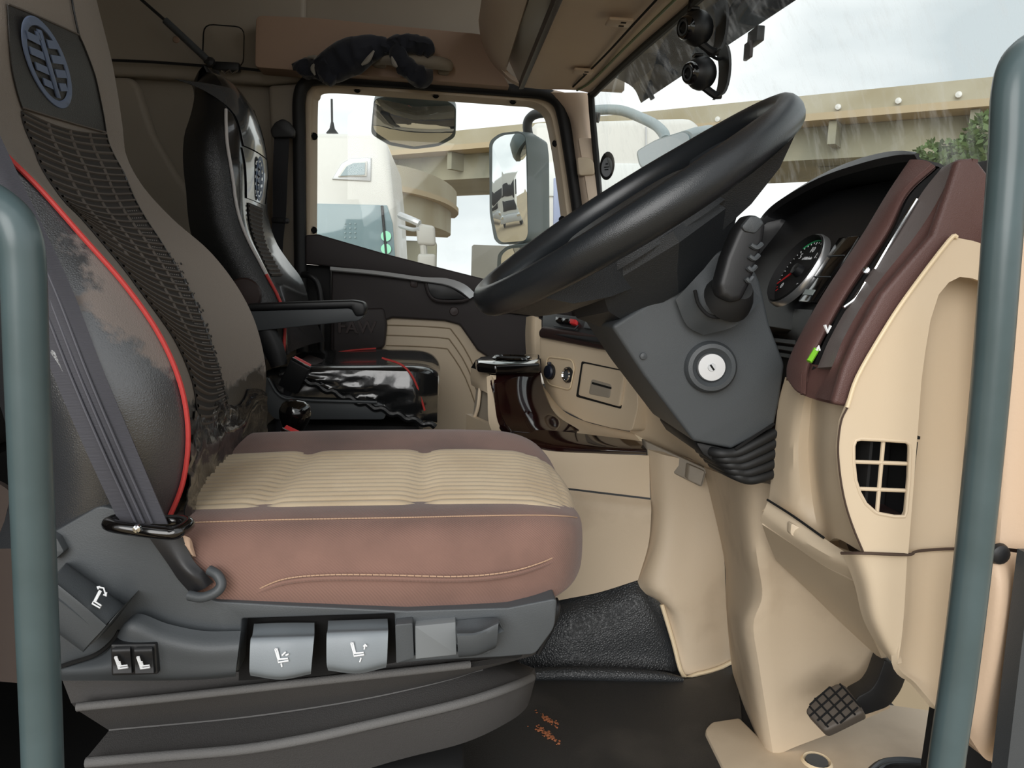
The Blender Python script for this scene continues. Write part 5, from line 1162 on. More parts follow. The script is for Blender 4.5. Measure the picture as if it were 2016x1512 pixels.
# ribbed centre panel: (u, v) of its left and right edges, top to bottom
RT = [bd.pix(*p) for p in ((205,265),(238,340),(268,408),(320,490),(364,563),(398,640),(420,705),(436,765),(446,812))]
LT = [bd.pix(*p) for p in ((40,219),(66,296),(118,388),(158,430),(226,510),(288,592),(340,666),(377,752),(391,848))]
LT = [(min(max(a[0], .04), b[0]-.12), a[1]) for a, b in zip(LT, RT)]
def along(A, t):
    x = max(0, min(len(A)-1-1e-6, t*(len(A)-1))); i = int(x); f = x-i
    P_ = [Vector((A[max(0,min(len(A)-1,k))][0], A[max(0,min(len(A)-1,k))][1], 0)) for k in (i-1, i, i+1, i+2)]
    a, b, d, e = P_; return .5*((2*b)+(d-a)*f+(2*a-5*b+4*d-e)*f*f+(3*b-a-3*d+e)*f**3)
def PN(s_, t, off=0.0):
    a, b = along(LT, t), along(RT, t); q = a.lerp(b, s_); q.y -= .010*math.sin(math.pi*s_)
    return bd.front(q.x, q.y, off)
m = MB(); m.grid([[PN(i/16, j/80, .002) for i in range(17)] for j in range(81)], 'panel_base', thick=.001); pn = m.build('centre_panel_cloth', ds, label='dark ribbed cloth panel')
m = MB(); NRIB = 44
for k in range(NRIB+1):
    t = k/NRIB; G0 = []; h = .0026/1.0
    dt = .0048
    for jj in range(17):
        s_ = jj/16
        G0.append([PN(s_, t-dt, .0018), PN(s_, t-dt*.5, .0044), PN(s_, t+dt*.5, .0044), PN(s_, t+dt, .0018)])
    m.grid(G0, 'panel_rib')
for s_ in (.30, .56, .80):
    G0 = []
    for k in range(61):
        t = k/60*(.62 if s_ > .7 else .80 if s_ > .5 else .45); G0.append([PN(s_-.013, t, .0018), PN(s_-.006, t, .0040), PN(s_+.006, t, .0040), PN(s_+.013, t, .0018)])
    m.grid(G0, 'panel_rib')
m.build('panel_rib', ds, kind='stuff', sharp=60)
m = MB()
for k in range(NRIB):
    t = (k+.5)/NRIB
    for jj in range(6):
        s_ = .82+.028*jj
        if k > 10: p = PN(s_-.0*k, t, .0022); m.lathe([(0,.0010),(.0008,.0006),(.0009,0)], p, (1,-.1,.4), 'thread_grey' if 'thread_grey' in MATS else M('thread_grey', c(120,116,112), .7), 5)
m.build('perforation', ds, kind='stuff')
def PX(px, py, off=0.0): u, v = bd.pix(px, py); return bd.front(u, v, off)
m = MB(); m.tube([PN(1.012, t/40, .002) for t in range(41)], .0014, 'cover_black', 6, 1); m.build('panel_seam', ds)
# frayed beads along the far seam
rnd = random.Random(4); m = MB()
for i in range(130):
    t = .38+.60*rnd.random(); s_ = 1.03+abs(rnd.gauss(0,.03)); sz = rnd.uniform(.0008,.0022); p = PN(s_, t, .0008)
    m.lathe([(0,sz*.8),(sz*.8,sz*.4),(sz,0)], p, (1,-.2,.35), 'cover_soft', 6)
m.build('flaked_bead', ds, kind='stuff')
# head panel with seams and the printed emblem
HR = [bd.pix(*p) for p in ((204,262),(194,205),(178,140),(150,70))]; HL = [bd.pix(*p) for p in ((40,214),(22,150),(14,80),(10,10))]
def HP(s_, t, off): a, b = along(HL, t), along(HR, t); q = a.lerp(b, s_); return bd.front(q.x, q.y, off)
m = MB(); m.grid([[HP(i/12, j/16, .003) for i in range(13)] for j in range(17)], 'cover_soft', thick=.001); hd_ = m.build('head_panel', ds)
m = MB(); m.tube([HP(i/12, 0, .0035) for i in range(13)], .0012, 'panel_rib', 6, 1); m.build('head_seam', hd_)
m = MB(); m.tube([HP(1, j/12, .0035) for j in range(13)]+[PX(140,20,.003), PX(134,-20,.003)], .0013, 'cover_black', 6, 2); m.build('head_seam', hd_)
m = MB(); m.tube([HP(i/12, 1, .0035) for i in range(13)], .0012, 'panel_rib', 6, 1); m.build('head_seam', hd_)
ec_ = PX(88,130,.0042)
tz_ = (PX(80,95,.0042)-PX(96,165,.0042)); uu, vv = bd.pix(88,130)
tz_ = (bd.front(uu, vv+.03)-bd.front(uu, vv-.03)).normalized(); nrm_ = V(0,1,0).cross(tz_).normalized()
if nrm_.x < 0: nrm_ = -nrm_
yd_ = (PX(64,60,.0042)-PX(112,205,.0042)).normalized(); yd_ = (yd_-nrm_*yd_.dot(nrm_)).normalized()
xd_ = (PX(165,152,.0042)-PX(15,108,.0042)).normalized()
emblem(hd_, Matrix(((xd_.x, yd_.x, nrm_.x, ec_.x), (xd_.y, yd_.y, nrm_.y, ec_.y), (xd_.z, yd_.z, nrm_.z, ec_.z), (0, 0, 0, 1))), .058, 'emblem_blue')
# wrinkled, torn lower end of the cover
M('cover_tear', c(20,20,21), .22, bump=(70,.9), coat=.5)
m = MB(); G0 = []
for j in range(19):
    r_ = []
    for i in range(37):
        u = i/36; v1 = .125-.035*u+.030*noise.noise(V(u*7,1,2))+.016*noise.noise(V(u*23,4,1)); v = lerp(-.0, v1, j/18)
        q = bd.front(u, v, .0025); w = noise.noise(V(u*5, v*40, 3))*.006+noise.noise(V(u*13, v*90, 7))*.004
        r_.append(q+V((w+.003)*min(1, (18-j)/4)+.012*(1-j/18)**2, 0, -.004*(1-j/18)))
    G0.append(r_)
m.grid(G0, 'cover_tear', thick=.0015); m.build('torn_cover_end', ds, sharp=80)

# cushion
def cushion(par, x0, x1, yc, hw, ztop, zbot, name, mat, shape=None, far_=.25):
    """rounded cushion: stations along X, ring around Y/Z"""
    st = [(0,.0,.96,0),(.03,.35,.985,0),(.12,.75,1.0,0),(.35,.92,1.0,0),(.6,1.0,1.0,0),(.78,1.04,.985,0),(.88,1.0,.95,.0),(.945,.82,.86,.1),(.982,.5,.70,.22),(1.0,.15,.50,.38)]
    if shape: st = shape
    prof_ = cr([Vector(q) for q in ((-.86,-1.0),(-.98,-.7),(-1.0,-.1),(-.97,.55),(-.90,.90),(-.76,1.02),(-.55,.93),(-.2,.84),(.2,.84),(.46,.95),(.64,1.0+far_*.6),(.80,1.0+far_),(.92,.95+far_*.5),(.99,.45),(1.0,-.1),(.98,-.7),(.86,-1.0),(0,-1.02))], 3, True)
    G = []
    for t, hz, wf, lift in st:
        x = lerp(x0, x1, t); zt_ = ztop+(hz-1)*.040; zb_ = lerp(zbot, zt_, lift); w_ = hw*wf
        G.append([V(x, yc+q[0]*w_, (zt_+zb_)/2+q[1]*(zt_-zb_)/2) for q in prof_])
    nq = len(prof_)
    C = [cr([G[v][u] for v in range(len(G))], 4) for u in range(nq)]
    G = [[C[u][v] for u in range(nq)] for v in range(len(C[0]))]
    global CUSH; CUSH = G
    m = MB(); m.grid(G, mat, cu=True, caps=True); return m.build(name, par, sharp=70)
XB, XF, YC, HW, ZT, ZB = -.375, .172, .985, .236, .468, .372
cushion(ds, XB, XF, YC, HW, ZT, ZB, 'cushion', 'seat_brown'); CUSH0 = CUSH
# ribbed beige centre: heightfield over the top and round the front
YA, YB_ = .803, 1.102
def ctop(x):
    t = (x-XB)/(XF-XB); pts = [(0,.0),(.03,.35),(.12,.75),(.35,.92),(.6,1.0),(.78,1.04),(.88,1.0),(.945,.82),(.982,.5),(1.0,.15),(1.02,-.4)]
    for (a, b), (d, e) in zip(pts, pts[1:]):
        if a <= t <= d: k = (t-a)/(d-a); k = k*k*(3-2*k)*.35+k*.65; return ZT+((b+(e-b)*k)-1)*.040
    return ZT
def beige(i, nu, j, nv):
    s = j/nv
    if s < .86: x = lerp(-.325, XF-.020, s/.86); z = ctop(x)-.004; nx, nz = 0, 1
    else:
        a = (s-.86)/.14*1.0; x = XF-.020+.030*math.sin(a); z = ctop(XF-.020)-.004-.055*(1-math.cos(a)); nx, nz = math.sin(a), math.cos(a)
    u = i/nu; y = lerp(YA, YB_, u)
    if s > .80: # plan curve of the front edge
        x -= .060*((y-YC)/.236)**2*(s-.80)/.2+.006*max(0,(s-.86)/.14)
    rib = abs(math.sin(math.pi*17*u))**.7*.0042
    for xs in (-.185+(.03*(y-.98)), -.02):
        d = (x-xs)/.014; rib -= .0045*math.exp(-d*d)
    edge = min(u, 1-u); crown = .006*(1-(1-min(1, edge/.16))**2)-.002
    return V(x+nx*(rib+crown), y, z+nz*(rib+crown))
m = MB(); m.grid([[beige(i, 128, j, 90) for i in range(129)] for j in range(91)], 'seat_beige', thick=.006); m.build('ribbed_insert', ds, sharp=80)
def stitch(par, pts, r=.0007, name='stitching'):
    P = cr([P3(p) for p in pts], 10); m = MB(); d = 0
    acc = 0; seg = []
    for a, b in zip(P, P[1:]):
        L_ = (b-a).length; k = max(1, int(L_/.0055))
        for i in range(k):
            if (i % 2) == 0: m.tube([a.lerp(b, i/k), a.lerp(b, min(1, (i+.9)/k))], r, 'thread', 5, 1)
    return m.build(name, par, kind='stuff')
def near_surface(px, py): return None
ring_i = min(range(len(CUSH0[0])), key=lambda k: abs(CUSH0[10][k].y-.785)+(0 if CUSH0[10][k].z > .44 else 9))
stitch(ds, [CUSH0[k][ring_i]+V(0,-.0008,.0008) for k in range(3, len(CUSH0)-5)], .0007)
m = MB(); m.tube([(505,1166,.752),(560,1146,.748),(640,1138,.747),(760,1138,.747),(900,1141,.748),(1000,1132,.752),(1070,1112,.765),(1110,1092,.785),(1136,1068,.82)], .0028, 'seat_brown', 8, 5); m.build('piping', ds)
stitch(ds, [(505,1161,.750),(560,1140,.745),(640,1132,.744),(760,1132,.744),(900,1135,.745),(1000,1126,.749),(1070,1106,.762),(1110,1086,.782)])
# torn foam corner by the belt guide
m = MB(); m.surf([[(352,1052,.745),(372,1058,.745),(378,1066,.75)],[(362,1072,.742),(374,1076,.742),(382,1082,.75)],[(372,1090,.745),(380,1094,.745),(386,1096,.75)]], M('foam', c(206,176,152), .9, bump=(200,.5)), 4, 4, .004); m.build('torn_foam', ds)

# base shell and controls
sb = .745
m = MB(); m.plate([(a, b, sb) for a, b in rc([(60,1072),(104,1048),(196,995),(240,1006),(318,1058),(348,1128),(376,1164),(425,1184),(560,1192),(800,1203),(1000,1197),(1097,1178),(1092,1236),(1054,1288),(985,1294),(780,1304),(777,1208),(476,1218),(470,1322),(300,1334),(105,1338),(50,1336)], [0,0,14,14,10,10,10,10,0,0,0,10,14,10,0,4,4,4,4,0,0,0])], (0,.05,0), 'grey_plastic', .008, 3); m.build('base_shell', ds)
m = MB(); m.box((-.12, .99, .335), (.44, .40, .07), 'black_matte', bev=.01); m.build('base_pan', ds)
m = MB(); m.surf([[(238,1240,.742),(270,1208,.735),(330,1228,.735),(400,1242,.735),(474,1242,.738)],[(228,1252,.738),(252,1233,.722),(325,1262,.722),(400,1276,.722),(470,1274,.725)],[(200,1290,.738),(250,1290,.722),(325,1300,.722),(400,1308,.722),(466,1306,.725)],[(110,1322,.738),(230,1322,.722),(320,1332,.724),(400,1330,.724),(464,1324,.726)],[(110,1340,.745),(230,1340,.735),(320,1340,.735),(400,1338,.735),(464,1332,.735)]], 'grey_plastic', 5, 5, .012); m.build('raised_moulding', ds)
m = MB(); m.tube([(235,1242,.733),(222,1262,.733),(190,1288,.733),(140,1305,.735),(108,1316,.735)], .0022, 'void', 6, 4); m.build('shell_seam', ds)
m = MB(); m.plate([(472,1216,.772),(780,1206,.772),(780,1304,.772),(640,1330,.772),(470,1340,.772)], (0,.03,0), 'void', 0); m.build('lever_recess', ds)
def seat_icon(par, mt, s, kind):
    def ln(pts, r=.0008): m = MB(); m.tube([mt@V(a*s, b*s, .001) for a, b in pts], r, 'white_ink', 5, 1); m.build('icon_line', par)
    ln([(-.42,.55),(-.30,.60),(-.12,-.10),(-.22,-.14),(-.42,.55)])
    ln([(-.22,-.18),(.45,-.12),(.50,-.28),(-.20,-.38),(-.22,-.18)])
    if kind == 'recline': ln([(-.75,.65),(-.3,.85),(.25,.55)]); ln([(-.6,.78),(-.75,.65),(-.55,.58)]); ln([(.08,.75),(.25,.55),(.02,.52)])
    if kind == 'tilt': ln([(.05,.10),(.3,.35)]); ln([(.0,-.45),(.05,-.7)]); ln([(.3,.1),(.5,.2)])
    if kind == 'depth': ln([(.5,.1),(.55,.45)]); ln([(.45,.3),(.55,.45),(.68,.3)]); ln([(.3,-.5),(.2,-.8)])
    if kind == 'lumbar': ln([(-.3,.15),(-.08,.18),(-.02,-.1),(-.25,-.12)]); ln([(-.2,-.3),(-.1,-.3),(-.1,-.16),(-.2,-.16),(-.2,-.3)])
for kk, (rows, ic_) in enumerate((([[(500,1228,.765),(558,1226,.762),(619,1226,.765)],[(497,1250,.742),(558,1248,.738),(619,1248,.742)],[(493,1262,.726),(557,1262,.722),(618,1258,.726)],[(491,1316,.720),(553,1324,.716),(613,1314,.720)],[(493,1330,.730),(553,1338,.728),(612,1327,.730)]], 'tilt'),
                             ([[(646,1222,.765),(704,1220,.762),(763,1218,.765)],[(645,1240,.742),(704,1238,.738),(764,1236,.742)],[(643,1252,.726),(704,1251,.722),(764,1247,.726)],[(643,1304,.720),(703,1311,.716),(762,1298,.720)],[(646,1320,.730),(704,1326,.728),(760,1314,.730)]], 'depth'))):
    m = MB(); m.surf(rows, 'paddle_grey', 6, 6, .008); pdl_ = m.build('adjust_paddle', ds)
    q = P3(rows[2][1]).lerp(P3(rows[3][1]), .45)+V(0,-.0025,0); seat_icon(pdl_, frame(q, V(1,0,0), V(0,-1,.08)), .014, ic_)
# recline handle
m = MB(); m.surf([[(130,1108,.745),(186,1148,.745),(246,1190,.745)],[(126,1114,.728),(184,1156,.728),(240,1196,.728)],[(106,1140,.708),(160,1182,.706),(212,1226,.708)],[(102,1150,.704),(156,1194,.702),(205,1236,.704)],[(90,1216,.706),(130,1246,.706),(168,1276,.706)],[(86,1226,.72),(126,1256,.72),(164,1284,.72)]], 'grey_plastic', 5, 5, .01)
m.plate([(244,1192,.709),(212,1228,.709),(168,1276,.709),(190,1262,.709)], (0,.04,0), 'grey_plastic', .003)
rh = m.build('recline_handle', ds); q = U(206,1186,.714); seat_icon(rh, frame(q+V(-.004,-.003,.003), V(.8,0,-.62), V(-.1,-.85,.5)), .013, 'recline')
m = MB(); m.plate([(a, b, .735) for a, b in rc([(95,1050),(112,1060),(126,1086),(104,1106),(80,1090)], 4)], (0,.03,0), 'grey_plastic', .004); m.build('small_lever', ds)
# front lever unit
m = MB(); m.plate([(a, b, .730) for a, b in rc([(778,1230),(812,1227),(815,1296),(780,1306)], 3)], (0,.03,0), 'grey_plastic', .004); fl_ = m.build('slide_lever', ds)
m = MB(); m.plate([(a, b, .733) for a, b in rc([(817,1233),(897,1225),(899,1289),(818,1298)], 2)], (0,.03,0), M('grip_pale', c(112,116,118), .6), .002); m.build('grip_pad', fl_)
m = MB(); m.surf([[(896,1222,.742),(935,1218,.742),(976,1215,.742)],[(898,1240,.730),(940,1238,.730),(982,1220,.728)],[(900,1252,.718),(940,1249,.718),(981,1232,.722)],[(902,1288,.722),(940,1285,.722),(978,1268,.726)],[(904,1294,.735),(940,1290,.735),(975,1276,.738)]], 'grey_plastic', 5, 4, .012); m.build('grip_end', fl_)
m = MB(); m.plate([(a, b, .736) for a, b in [(780,1292),(975,1276),(960,1290),(900,1297),(782,1307)]], (0,.02,0), 'grey_plastic', .003); m.build('lever_rail', fl_)
# two rocker switches
m = MB(); m.plate([(a, b, .716) for a, b in rc([(217,1269),(307,1268),(311,1328),(219,1331)], 4)], (0,.02,0), 'black_plastic', .002); sf = m.build('switch_frame', ds)
for k in range(2):
    o = k*43.5
    m = MB(); m.surf([[(221+o,1275,.713),(256+o,1274,.713)],[(221+o,1284,.7105),(256+o,1283,.7105)],[(222+o,1305,.713),(258+o,1304,.713)],[(223+o,1326,.7105),(259+o,1325,.7105)]], 'black_plastic', 3, 3, .005); rk = m.build('rocker_switch', sf)
    seat_icon(rk, frame(U(239+o,1306,.7095), V(1,0,0), V(0,-1,0)), .0125, 'lumbar')
# bellows and base plate
m = MB()
m.surf([[(120,1332,0.8),(480,1322,0.8),(780,1298,0.815),(930,1285,0.84),(1010,1278,0.88),(1050,1272,0.96),(1062,1268,1.12)],
        [(140,1384,0.798),(480,1348,0.798),(720,1320,0.808),(920,1300,0.838),(1005,1289,0.88),(1044,1282,0.95),(1056,1274,1.12)],
        [(152,1398,0.785),(480,1364,0.785),(720,1336,0.795),(925,1314,0.825),(1008,1300,0.87),(1047,1291,0.95),(1058,1283,1.12)],
        [(215,1438,0.835),(480,1413,0.84),(700,1380,0.845),(860,1345,0.865),(950,1318,0.9),(995,1306,0.97),(1010,1300,1.12)],
        [(172,1490,0.795),(480,1464,0.795),(700,1422,0.81),(900,1374,0.84),(1000,1342,0.88),(1042,1326,0.95),(1052,1316,1.12)],
        [(168,1512,0.78),(480,1486,0.78),(700,1444,0.795),(905,1396,0.825),(1006,1362,0.87),(1047,1342,0.95),(1056,1332,1.12)],
        [(172,1550,0.8),(480,1528,0.8),(760,1470,0.82),(915,1432,0.84),(1006,1394,0.88),(1042,1370,0.96),(1050,1352,1.12)],
        [(200,1620,0.82),(480,1585,0.82),(770,1500,0.84),(915,1462,0.86),(1000,1422,0.9),(1034,1396,0.97),(1044,1376,1.12)]], 'bellow_felt', 6, 1, .006)
bw = m.build('bellows', ds, sharp=50)
M('felt_edge_lit', c(104,103,102), .8, bump=(700,.4))  # dust and the ridge highlights, put into a lighter felt colour
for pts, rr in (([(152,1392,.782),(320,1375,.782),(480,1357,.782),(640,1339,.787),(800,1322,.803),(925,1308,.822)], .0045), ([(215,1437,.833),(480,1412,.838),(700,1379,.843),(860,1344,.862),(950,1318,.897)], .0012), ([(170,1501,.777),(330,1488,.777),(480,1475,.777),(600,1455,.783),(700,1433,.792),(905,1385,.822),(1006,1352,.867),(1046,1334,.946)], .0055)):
    m = MB(); m.tube(pts, rr, 'felt_edge_lit', 10, 5); m.build('fold_edge_lit', bw)
m = MB(); m.box((-.14, 1.02, .06), (.36, .30, .12), 'black_matte', bev=.01); m.box((-.16, 1.02, .21), (.26, .22, .22), 'black_matte', bev=.01); m.build('pedestal', ds)
m = MB(); m.tube([(1060,1286,.80),(1090,1228,.79),(1098,1196,.79),(1094,1180,.80)], .003, 'black_plastic', 8, 4); m.build('release_wire', ds)

# driver belt with guide
sbelt = thing('seat_belt', 'grey webbing seat belt running down beside driver seat', 'seat belt', U(290,1180,.74))
m = MB(); m.surf([[(236,1032,.728),(284,1032,.727),(330,1032,.728)],[(170,890,.728),(222,888,.728),(268,884,.732)],[(105,740,.732),(158,738,.732),(206,736,.738)],[(38,570,.738),(90,566,.738),(138,560,.748)],[(-35,400,.745),(14,396,.745),(58,390,.76)],[(-130,200,.755),(-82,196,.755),(-36,190,.77)]], 'belt_web', 5, 6, .0025); m.build('strap', sbelt)
for o in (.33, .5, .67):
    m = MB(); m.tube([tuple(Vector(a).lerp(Vector(b), o)) for a, b in (((236,1030,.7245),(330,1030,.7245)),((170,890,.7245),(268,884,.728)),((105,740,.7285),(206,736,.734)),((38,570,.7345),(138,560,.744)),((-35,400,.7415),(58,390,.756)))], .0011, M('belt_line', c(84,84,92), .6), 6, 6); m.build('woven_line', sbelt)
m = MB(); m.tube([(214,1030,.722),(240,1023,.735),(300,1026,.738),(352,1026,.738),(371,1032,.728),(352,1046,.712),(330,1050,.710),(270,1043,.710),(225,1036,.714)], .0062, 'gloss_black', 10, 4, closed=True); gd_ = m.build('belt_guide', sbelt)
m = MB(); m.lathe([(0,.004),(.0035,.003),(.004,0)], U(271,1040,.704), (0,-1,0), 'chrome', 10); m.build('guide_rivet', gd_)
m = MB(); m.surf([[(286,1048,.742),(318,1050,.742),(356,1052,.742)],[(330,1110,.742),(352,1105,.738),(380,1102,.742)],[(350,1140,.742),(378,1134,.735),(402,1126,.742)],[(375,1168,.745),(400,1160,.738),(420,1146,.745)]], M('belt_sleeve', c(36,36,38), .4), 5, 5, .006); m.build('lower_strap', sbelt)
m = MB(); m.tube([(372,1172,.735),(398,1176,.732),(425,1166,.732),(436,1150,.735),(428,1132,.738),(412,1122,.742)], .005, 'grey_plastic', 10, 4); m.build('anchor_ring', sbelt)

# ------------------------------------------------------------------ passenger seat
ps = thing('truck_seat', 'glossy black passenger seat with red piping beside the far door', 'seat', (-0.35, 2.2, 0.0))
NP = [(.50,(566,700),(640,672)),(.60,(568,626),(612,608)),(.65,(556,586),(604,577)),(.70,(536,548),(592,546)),(.75,(516,510),(568,514)),(.80,(496,472),(547,483)),(.85,(481,434),(534,451)),(.90,(472,396),(527,420)),
      (.95,(467,357),(526,388)),(1.0,(461,319),(527,357)),(1.05,(455,281),(523,325)),(1.10,(453,243),(516,294)),(1.15,(452,205),(506,262)),(1.20,(446,172),(495,230)),(1.25,(434,150),(478,196)),(1.28,(424,144),(456,170)),(1.29,(414,142),(436,152))]
YNP = [1.99]*10+[2.0,2.02,2.06,2.09,2.12,2.15,2.19]; YFP = [2.40]*10+[2.39,2.37,2.35,2.33,2.30,2.27,2.23]
RCP = [.02,.03,.03,.028,.022,.014,.004,-.008,-.016,-.022,-.026,-.026,-.024,-.02,-.016,-.01,0]
bp2 = Back([(z, n, f, a, b, r) for (z, n, f), a, b, r in zip(NP, YNP, YFP, RCP)], [.14,.14,.14,.135,.13,.125,.12,.115,.112,.11,.105,.10,.085,.07,.055,.04,.025], [.02]*13+[.014,.008,.004,0])
m = MB(); m.grid(grid_of(bp2.front, 24, 60), 'cover_gloss', flip=False); m.build('back_cover_front', ps, sharp=80)
m = MB(); m.grid(grid_of(lambda q, v: bp2.side(q, v), 10, 40), 'cover_black', flip=False); m.build('back_cover_side', ps, sharp=80)
m = MB(); m.grid(grid_of(lambda q, v: bp2.side(q, v, False), 8, 40), 'cover_black', flip=False)
def rear2(u, v): a, b = bp2.side(1, v), bp2.side(1, v, False); return a.lerp(b, u)+V(-.03*math.sin(math.pi*u), 0, 0)
m.grid(grid_of(rear2, 8, 40), 'cover_black', flip=False)
topr = [bp2.front(i/10, 1) for i in range(11)]; topb = [rear2(i/10, 1) for i in range(11)]
m.grid([topr, [lerp(a, b, .3)+V(0,0,.025) for a, b in zip(topr, topb)], [lerp(a, b, .7)+V(0,0,.025) for a, b in zip(topr, topb)], topb], 'cover_black', flip=False)
m.build('back_cover_rear', ps, sharp=80)
def YZ2(y, z, off=0.0): v = bp2.v_of_z(z); return bp2.front(bp2.u_of_y(y, v), v, off)
m = MB(); m.tube([bp2.front(0, .20+.53*i/30, .001)+V(0,-.002,0) for i in range(31)], .004, M('piping_pale', c(196,192,190), .4), 8, 1); m.build('pale_piping', ps)
m = MB(); m.tube([bp2.front(0, .20*i/10, .001)+V(0,-.003,0) for i in range(11)], .004, 'red_pipe', 8, 1); m.build('red_piping', ps)
m = MB(); m.grid([[YZ2(lerp(2.06,2.25,i/10), lerp(.70,.885,j/20), .003) for i in range(11)] for j in range(21)], 'panel_base', thick=.001); m.build('centre_panel_cloth', ps)
m = MB(); zz = .70
while zz < .88:
    for j in range(4):
        ya = 2.06+.0475*j+.002; G0 = [[YZ2(y, zz, .003), YZ2(y, zz+.004, .007), YZ2(y, zz+.008, .003)] for y in (ya, ya+.022, ya+.044)]
        m.grid(G0, 'panel_rib')
    zz += .0115
m.build('panel_rib', ps, kind='stuff')
M('cover_silver', c(60,62,64), .25, bump=(300,.1,'voronoi'), coat=1.0)
m = MB(); m.grid([[YZ2(lerp(2.045,2.28,i/10), lerp(.895,1.02,j/12), .004) for i in range(11)] for j in range(13)], 'cover_silver', thick=.001); hd2 = m.build('emblem_panel', ps)
m = MB(); m.grid([[YZ2(lerp(2.055,2.275,i/10), lerp(1.024,1.16,j/12), .004) for i in range(11)] for j in range(13)], 'cover_silver', thick=.001); m.build('head_panel', ps)
e2 = YZ2(2.16,.955,.006); t2_ = (YZ2(2.16,.99,.006)-YZ2(2.16,.92,.006)).normalized(); n2_ = V(0,1,0).cross(t2_)
if n2_.x < 0: n2_ = -n2_
emblem(hd2, frame(e2, V(0,1,0), n2_), .056, 'emblem_blue2')
m = MB(); m.tube([YZ2(2.285,.90,.004), YZ2(2.285,.98,.004), YZ2(2.28,1.08,.004), YZ2(2.275,1.16,.004)], .002, 'void', 6, 3); m.build('head_seam', ps)
m = MB(); m.lathe([(0,.006),(.038,.004),(.042,0)], U(481,580,1.965), (0,-1,0), 'brown_dark', 24); m.build('pivot_cover', ps)
# cushion with draped glossy cover
pc = cushion(ps, -.47, .00, 2.2, .235, .478, .36, 'cushion', 'cover_gloss', far_=.1)
m = MB()
G0 = []
for j in range(9):
    t = j/8; rowp = []
    for i in range(25):
        s_ = i/24; x = lerp(-.40, -.005, s_)
        zb_ = lerp(.455, .33, max(0, (s_-.12)/.88)**.8)
        zt_ = .472-.02*max(0, (s_-.8)/.2)**2
        z = lerp(zt_, zb_, t); y = 1.963-.010*math.sin(t*3)-.008*noise.noise(V(s_*9+t*3, t*4, 2))*3*t+(.05*max(0,(s_-.82)/.18)**2)
        rowp.append(V(x, y, z))
    G0.append(rowp)
m.grid(G0, 'cover_gloss', thick=.004); m.build('cover_skirt', ps, sharp=70)
m = MB(); m.tube([V(lerp(-.40,-.01,s_), 1.958, lerp(.455,.33,max(0,(s_-.12)/.88)**.8)+.004*math.sin(s_*60)) for s_ in [i/40 for i in range(41)]], .008, 'cover_black', 8, 2); m.build('elastic_hem', ps)
m = MB(); m.tube([(752,705,1.97),(790,718,1.96),(812,742,1.955),(826,775,1.96),(836,808,1.965)], .0028, 'red_pipe', 6, 5); m.build('red_piping', ps)
m = MB(); m.tube([(650,697,2.35),(690,690,2.36),(740,686,2.38)], .0028, 'red_pipe', 6, 4); m.build('red_piping', ps)
m = MB(); m.plate([(560,725,1.985),(640,735,1.985),(740,790,1.985),(740,800,1.985),(590,792,1.985),(560,770,1.985)], (0,.4,0), 'brown_dark', .006); m.build('side_valance', ps)
m = MB(); m.plate([(a, b, 1.96) for a, b in rc([(522,740),(545,775),(590,786),(740,790),(760,800),(758,826),(540,826),(520,800)], 8)], (0,.44,0), 'grey_plastic', .006); m.tube([(528,745,1.952),(550,778,1.952),(592,787,1.952),(742,792,1.952)], .004, 'grey_plastic', 8, 4); m.build('base_shell', ps)
m = MB(); m.box((-.25, 2.2, .16), (.40, .36, .32), 'black_matte', bev=.01); m.build('pedestal', ps)
# armrest
m = MB(); m.plate([(a, b, 1.925) for a, b in rc([(486,598),(600,594),(695,591),(716,595),(721,606),(718,622),(700,624),(690,606),(486,612)], [0,0,6,10,8,8,0,0,0])], (0,.055,0), 'black_plastic', .006, 3); ar = m.build('armrest', ps)
m = MB(); m.plate([(a, b, 1.93) for a, b in rc([(486,613),(688,607),(718,622),(706,632),(680,634),(600,642),(505,652),(486,652)], [0,4,6,6,4,0,8,0])], (0,.045,0), 'grey_plastic', .005, 3); m.build('armrest_side', ar)
m = MB(); m.tube([(520,650,1.95),(540,690,1.95),(550,720,1.95)], [.03,.026,.02], 'black_plastic', 10, 3, flat=((0,1,0),.5)); m.build('armrest_bracket', ar)
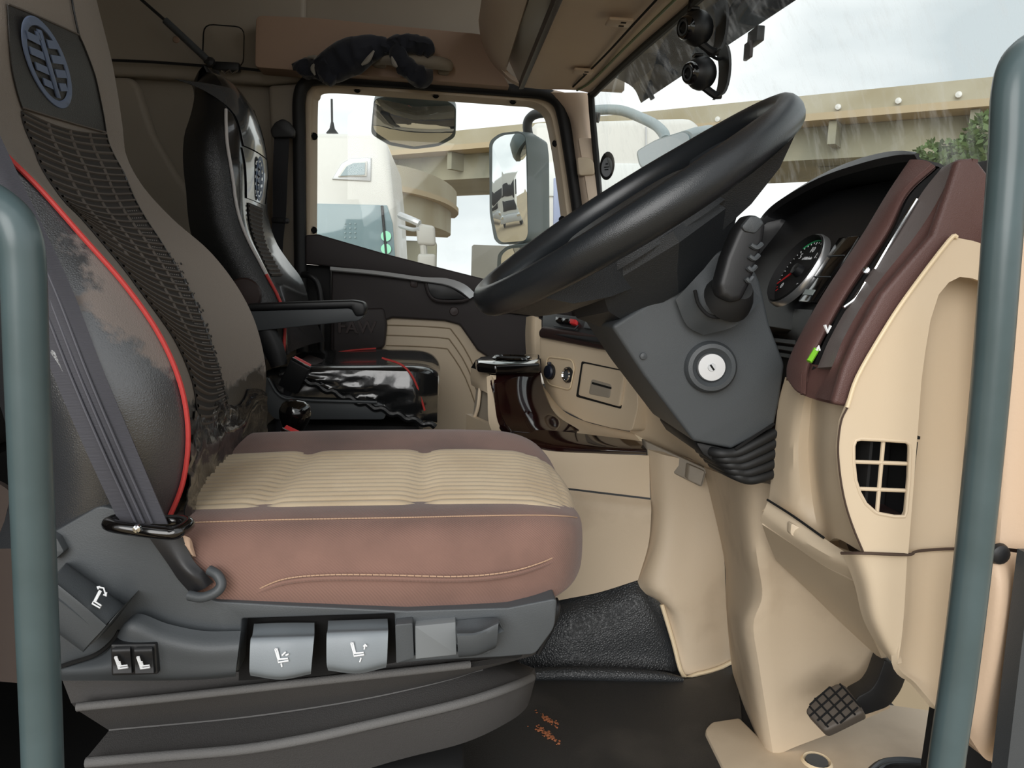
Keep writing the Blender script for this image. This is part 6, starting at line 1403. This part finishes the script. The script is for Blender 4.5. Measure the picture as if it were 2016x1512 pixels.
# buckles, lever
def buckle(label, px, py, Y, ax, s=1.0):
    p = U(px, py, Y); mt = frame(p, V(0,1,0), ax)
    t = thing('belt_buckle', label, 'buckle', p-ax*.1*s, 'seat belt buckles')
    m = MB(); m.mbox(mt, (0,0,-.040*s), (.030*s,.052*s,.08*s), 'black_plastic', .005*s); m.build('housing', t)
    m = MB(); m.mbox(mt, (0,0,.002*s), (.018*s,.046*s,.006*s), 'red_paint', .002*s); m.build('release_button', t)
    m = MB(); m.mbox(mt, (-.011*s,0,.0035*s), (.003*s,.050*s,.006*s), 'chrome', .001*s); m.build('tongue_slot', t)
    m = MB(); m.tube([p-ax*.075*s, p-ax*.13*s-V(0,0,.03*s), p-ax*.15*s-V(0,0,.10*s)], .012*s, 'belt_black', 8, 3, flat=((0,1,0),.4)); m.build('stem', t)
buckle('driver belt buckle with red button beside the lever knob', 584, 856, 1.28, V(.42,-.2,.88).normalized())
buckle('passenger belt buckle with red button under the armrest', 594, 714, 1.945, V(.45,-.25,.85).normalized())
gl = thing('control_lever', 'black lever with round knob behind the driver cushion', 'lever', U(566,880,1.36))
m = MB(); m.lathe([(0,.034),(.014,.033),(.024,.026),(.028,.014),(.026,0),(.019,-.016),(.013,-.024)], U(580,825,1.36), V(.12,-.1,1), 'gloss_black', 24); m.build('knob', gl)
m = MB(); m.tube([(578,840,1.36),(574,860,1.36),(566,900,1.36)], [.013,.015,.02], 'black_plastic', 12, 3); m.build('stem', gl)
# lower bunk behind the seats
bk_ = thing('sleeper_bunk', 'dark bunk behind the seats at the rear wall', 'bed', (-1.05, 1.65, 0))
m = MB(); m.box((-1.06, 1.62, .19), (.56, 2.1, .38), 'black_matte', bev=.01); m.build('box', bk_)
m = MB(); m.box((-1.06, 1.62, .44), (.56, 2.1, .11), M('bunk_cloth', c(40,38,38), .9, bump=(60,.3)), bev=.03, seg=4); m.build('mattress', bk_)
# brown curtain edge at the far left
m = MB(); m.surf([[(-30,940,.90),(10,960,.90),(40,990,.90)],[(-30,1060,.90),(20,1080,.90),(60,1100,.90)],[(-30,1200,.90),(30,1220,.90),(60,1240,.90)],[(-20,1340,.90),(36,1345,.90),(60,1350,.90)]], M('curtain_brown', c(96,84,78), .8, bump=(30,.4)), 4, 5, .008); m.build('seat_back_pocket', ds)
